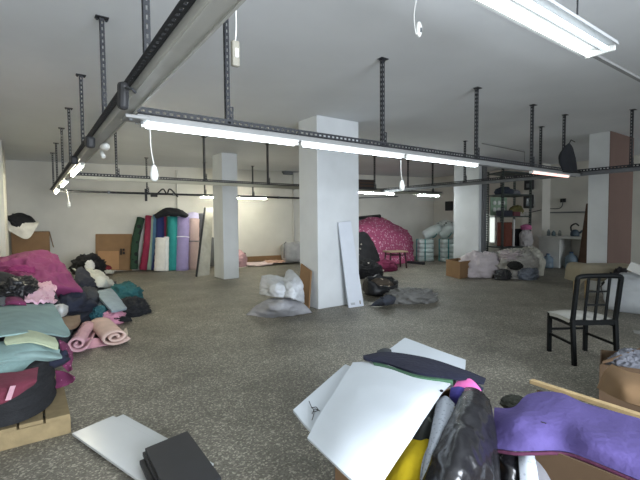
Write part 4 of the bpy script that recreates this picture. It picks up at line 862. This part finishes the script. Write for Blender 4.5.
sh('white_sheet', [[(2.291,2.114,0.560),(1.951,1.953,0.575),(1.647,1.818,0.570)],[(2.232,1.788,0.570),(1.935,1.663,0.590),(1.679,1.549,0.590)],[(2.234,1.547,0.560),(2.026,1.415,0.575),(1.780,1.315,0.580)]], '', 'white foam sheet behind the navy strip', 'foam sheet', .004, .012, 2, 2, 0, M_white)
sh('white_sheet', [[(1.576,1.949,0.560),(1.233,1.756,0.558),(1.001,1.633,0.550)],[(1.573,1.677,0.575),(1.230,1.501,0.575),(0.962,1.424,0.548)],[(1.535,1.450,0.585),(1.242,1.306,0.570),(0.987,1.224,0.540)]], '', 'white foam sheet lowest, its left corner bearing a black scribble', 'foam sheet', .003, .012, 3, 2, 0, M_white)
sh('white_sheet', [[(1.581,1.879,0.585),(1.267,1.634,0.590),(1.054,1.478,0.580),(0.909,1.375,0.560)],[(1.688,1.714,0.615),(1.327,1.436,0.622),(1.059,1.254,0.615),(0.878,1.153,0.570)],[(1.706,1.465,0.615),(1.401,1.262,0.625),(1.140,1.120,0.605),(0.900,1.045,0.540)],[(1.798,1.322,0.600),(1.612,1.259,0.590),(1.299,1.137,0.560),(0.975,1.025,0.500)]], '', 'large white foam sheet draped on top in front of the navy strip', 'foam sheet', .008, .012, 5, 2.6, 0, M_white, 12)
# scribble on the lowest sheet
sc = MB()
for L_ in (((1.095,1.637,0.567),(1.073,1.586,0.567),(1.055,1.536,0.567),(1.018,1.490,0.567),(0.999,1.470,0.567)),((1.061,1.569,0.567),(1.086,1.563,0.567),(1.076,1.533,0.567),(1.049,1.527,0.567)),((1.031,1.517,0.567),(1.070,1.549,0.567),(1.077,1.519,0.567))):
    sc.tube(spline([Vector(q) for q in L_],4), .0018, 5)
solo('thread_tuft', sc, M_print, 'black tangle of thread on the left corner of the lowest white sheet', 'thread')
sh('green_cloth', [[(1.656,1.792,0.612),(1.687,1.673,0.615),(1.706,1.501,0.615),(1.831,1.352,0.610)],[(1.603,1.718,0.620),(1.621,1.591,0.624),(1.638,1.427,0.626),(1.769,1.300,0.614)]], '#3c6148', 'green folded edge showing below the navy strip', amp=.002, th=.02)
sh('navy_strip', [[(1.636,1.850,0.628),(1.786,1.805,0.632),(1.893,1.589,0.634),(1.937,1.359,0.620),(1.967,1.239,0.600)],[(1.610,1.816,0.630),(1.716,1.718,0.638),(1.768,1.504,0.640),(1.845,1.325,0.626),(1.932,1.222,0.600)],[(1.603,1.795,0.628),(1.652,1.677,0.630),(1.666,1.459,0.634),(1.792,1.306,0.620),(1.910,1.213,0.595)]], '#10142a', 'navy blue fabric strip lying across the white foam sheets', amp=.003, th=.012)
solo('dark_pad', MB().sheet([[(1.845,1.948,0.590),(1.896,1.935,0.600),(1.941,1.915,0.590)],[(1.777,1.885,0.600),(1.810,1.847,0.610),(1.872,1.838,0.600)]],5,.015,.004,9,3), cloth('#33383c'), 'small dark grey fold behind the left end of the navy strip', 'cloth')
solo('navy_strap', MB().sheet([[(1.970,1.337,0.560),(1.978,1.293,0.550),(2.017,1.287,0.520)],[(1.969,1.330,0.540),(1.969,1.292,0.530),(2.001,1.283,0.500)]],5,.01,.005,9,3), cloth('#1d2136'), 'dark navy cloth end below the right tip of the navy strip', 'cloth')
sh('pink_cloth', [[(1.876,1.316,0.600),(1.899,1.301,0.610),(1.882,1.260,0.600)],[(1.787,1.295,0.590),(1.835,1.245,0.600),(1.869,1.215,0.570)],[(1.729,1.289,0.570),(1.800,1.221,0.570),(1.868,1.180,0.520)]], '#c65f9c', 'bright pink cloth peeking out below the navy strip', amp=.015, th=.02)
sh('blue_cloth', [[(1.735,1.287,0.590),(1.757,1.256,0.600),(1.785,1.234,0.590)],[(1.699,1.266,0.560),(1.705,1.218,0.580),(1.747,1.202,0.570)],[(1.736,1.275,0.500),(1.724,1.231,0.520),(1.761,1.217,0.520)]], '#3a357f', 'blue violet cloth between the pink cloth and the speckled roll', amp=.015, th=.02, bulge=.02)
solo('black_button', MB().blob((1.638,1.270,0.602),(.009,.009,.006),0,1,1,-.6), M_print, 'black button at the right edge of the large white sheet', 'button')
sh('speckled_cloth', [[(1.628,1.290,0.560),(1.664,1.263,0.575),(1.652,1.202,0.560)],[(1.448,1.174,0.530),(1.459,1.128,0.550),(1.487,1.112,0.530)],[(1.308,1.090,0.480),(1.311,1.067,0.490),(1.346,1.065,0.470)],[(1.197,1.031,0.400),(1.201,1.010,0.410),(1.242,1.015,0.390)]], '#a9b2bd', 'pale grey speckled cloth rolled between the white sheet and black bag', amp=.006, th=.02, bulge=.03, m=pattern('speckle','#aeb5bf','#959da8',60,.3))
sh('camouflage_cloth', [[(1.537,1.289,0.530),(1.595,1.300,0.540),(1.654,1.311,0.530)],[(1.425,1.252,0.500),(1.441,1.214,0.520),(1.487,1.206,0.500)],[(1.362,1.237,0.470),(1.371,1.187,0.480),(1.422,1.174,0.460)]], '#3f443f', 'dark camouflage cloth under the right edge of the large white sheet', amp=.006, m=pattern('camouflage','#2d312f','#5d6459',22,.3))
sh('yellow_cloth', [[(1.375,1.249,0.470),(1.390,1.204,0.480),(1.428,1.168,0.470)],[(1.242,1.195,0.440),(1.253,1.128,0.460),(1.321,1.101,0.440)],[(1.110,1.167,0.360),(1.144,1.091,0.380),(1.239,1.057,0.360)]], '#cdb318', 'bright yellow cloth in the carton below the large white sheet', amp=.012, th=.02, bulge=.02)
M_bin = mat('black_bin_film','#1c1c1f',.26,0,.1,6,.55,10)
solo('bin_bag', MB().sheet([[(1.775,1.227,0.600),(1.782,1.192,0.610),(1.792,1.154,0.600),(1.823,1.130,0.560)],[(1.537,1.134,0.575),(1.532,1.058,0.610),(1.608,1.030,0.590),(1.733,1.048,0.500)],[(1.379,1.076,0.535),(1.370,0.972,0.575),(1.474,0.947,0.540),(1.645,0.974,0.440)],[(1.249,1.031,0.480),(1.247,0.909,0.530),(1.378,0.888,0.480),(1.569,0.919,0.380)],[(1.135,1.002,0.410),(1.180,0.884,0.440),(1.338,0.869,0.370),(1.558,0.884,0.280)]],12,.02,.024,6.5,7,.06), M_bin, 'shiny black bin bag stuffed between the white sheet and purple cloth', 'bag')
solo('bin_bag', MB().sheet([[(1.734,1.057,0.400),(1.698,0.959,0.420),(1.732,0.905,0.420)],[(1.650,0.995,0.360),(1.640,0.916,0.390),(1.704,0.889,0.380)],[(1.579,0.959,0.250),(1.588,0.884,0.280),(1.669,0.860,0.260)]],9,.02,.025,6,11,.1), M_bin, 'black bin bag lower down under the front hem of the purple cloth', 'bag')
sh('pale_cloth', [[(1.717,0.923,0.430),(1.728,0.894,0.440),(1.765,0.878,0.430)],[(1.655,0.885,0.400),(1.669,0.854,0.410),(1.702,0.833,0.400)],[(1.608,0.849,0.300),(1.630,0.816,0.310),(1.674,0.801,0.300)]], '#b5b8bd', 'pale grey roll of cloth hanging under the purple cloth', amp=.006, th=.02, bulge=.02, m=pattern('speckle','#aeb5bf','#959da8'))
sh('grey_cloth', [[(1.777,0.884,0.410),(1.788,0.859,0.400),(1.801,0.835,0.380)],[(1.735,0.853,0.360),(1.757,0.822,0.350),(1.796,0.799,0.330)],[(1.693,0.823,0.280),(1.733,0.793,0.280),(1.773,0.764,0.280)]], '#77777c', 'grey cloth beside the pale roll under the purple cloth', amp=.008, th=.01)
t = thing('purple_cloth', 'large purple cloth draped over the foreground carton', 'cloth', (2.0,.85,.47))
pn = [[(1.875,1.132,0.505),(1.921,1.057,0.525),(2.122,1.082,0.530),(2.255,0.992,0.535),(2.235,0.852,0.530),(2.258,0.609,0.530)],[(1.759,1.064,0.500),(1.759,0.962,0.550),(1.871,0.938,0.555),(1.988,0.864,0.555),(2.010,0.733,0.545),(2.057,0.553,0.545)],[(1.682,1.011,0.475),(1.691,0.924,0.510),(1.733,0.868,0.525),(1.855,0.800,0.520),(1.834,0.671,0.545),(1.896,0.508,0.535)],[(1.644,0.978,0.445),(1.663,0.908,0.460),(1.708,0.854,0.470),(1.796,0.778,0.475),(1.811,0.689,0.480),(1.811,0.483,0.480)]]
part('purple_sheet', MB().sheet(pn,11,.008,.007,3.2,9), cloth('#51467f',.06,.9), t)
part('maroon_hem', MB().tube([p + Vector((-.004,-.004,-.008)) for p in spline([Vector(p) for p in pn[3]],11)], .008, 6), cloth('#4d1f3b'), t, 0, 'dark maroon folded hem')
solo('small_dark_mark', MB().box((1.798,0.856,0.565),(.006,.022,.002),.2), M_print, 'tiny dark slit mark on the purple cloth', 'mark')
solo('olive_cloth', MB().blob((2.117,1.170,0.440),(.07,.05,.03),.3,4,4,-.5), cloth('#3a3c34'), 'dark olive cloth peeking behind the left corner of the purple cloth', 'cloth')

# ================================================================= light and camera
W_ = bpy.data.worlds.new('daylight'); bpy.context.scene.world = W_; W_.use_nodes = True
W_.node_tree.nodes['Background'].inputs[0].default_value = (.72,.84,1,1); W_.node_tree.nodes['Background'].inputs[1].default_value = 1
def area(loc, rot, sx, sy, e, col):
    l = bpy.data.lights.new('window_and_fill_light','AREA'); l.shape = 'RECTANGLE'; l.size = sx; l.size_y = sy; l.energy = e; l.color = col
    o = bpy.data.objects.new('window_and_fill_light', l); C.objects.link(o); o.location = loc; o.rotation_euler = rot
    return o
o = area((1.4,-3.05,1.65),(PI/2,0,math.radians(6)),3.0,2.2,410,(.86,.92,1)); o.data.spread = math.radians(125)
o = area((11.6,-3.05,1.65),(PI/2,0,math.radians(-4)),2.2,2.2,75,(.9,.95,1)); o.data.spread = math.radians(115)  # added fill in the invented window, brightens right alcove and brown pillar
cam = bpy.data.cameras.new('camera'); co = bpy.data.objects.new('camera', cam); C.objects.link(co)
cam.sensor_width = 36; cam.lens = 409.8/640*36; cam.clip_start = .02
yaw, pit, rol = math.radians(35.54), math.radians(2.72), math.radians(-.4526)
fw = Vector((math.sin(yaw)*math.cos(pit), math.cos(yaw)*math.cos(pit), -math.sin(pit))); rt = Vector((math.cos(yaw), -math.sin(yaw), 0)); up = rt.cross(fw)
r2 = rt*math.cos(rol) + up*math.sin(rol); u2 = up*math.cos(rol) - rt*math.sin(rol)
co.matrix_world = Matrix(((r2.x,u2.x,-fw.x,0),(r2.y,u2.y,-fw.y,0),(r2.z,u2.z,-fw.z,1.45),(0,0,0,1)))
S = bpy.context.scene; S.camera = co
S.view_settings.view_transform = 'Standard'; S.view_settings.look = 'None'; S.view_settings.gamma = 1; S.view_settings.use_curve_mapping = False
S.view_settings.exposure = -.25
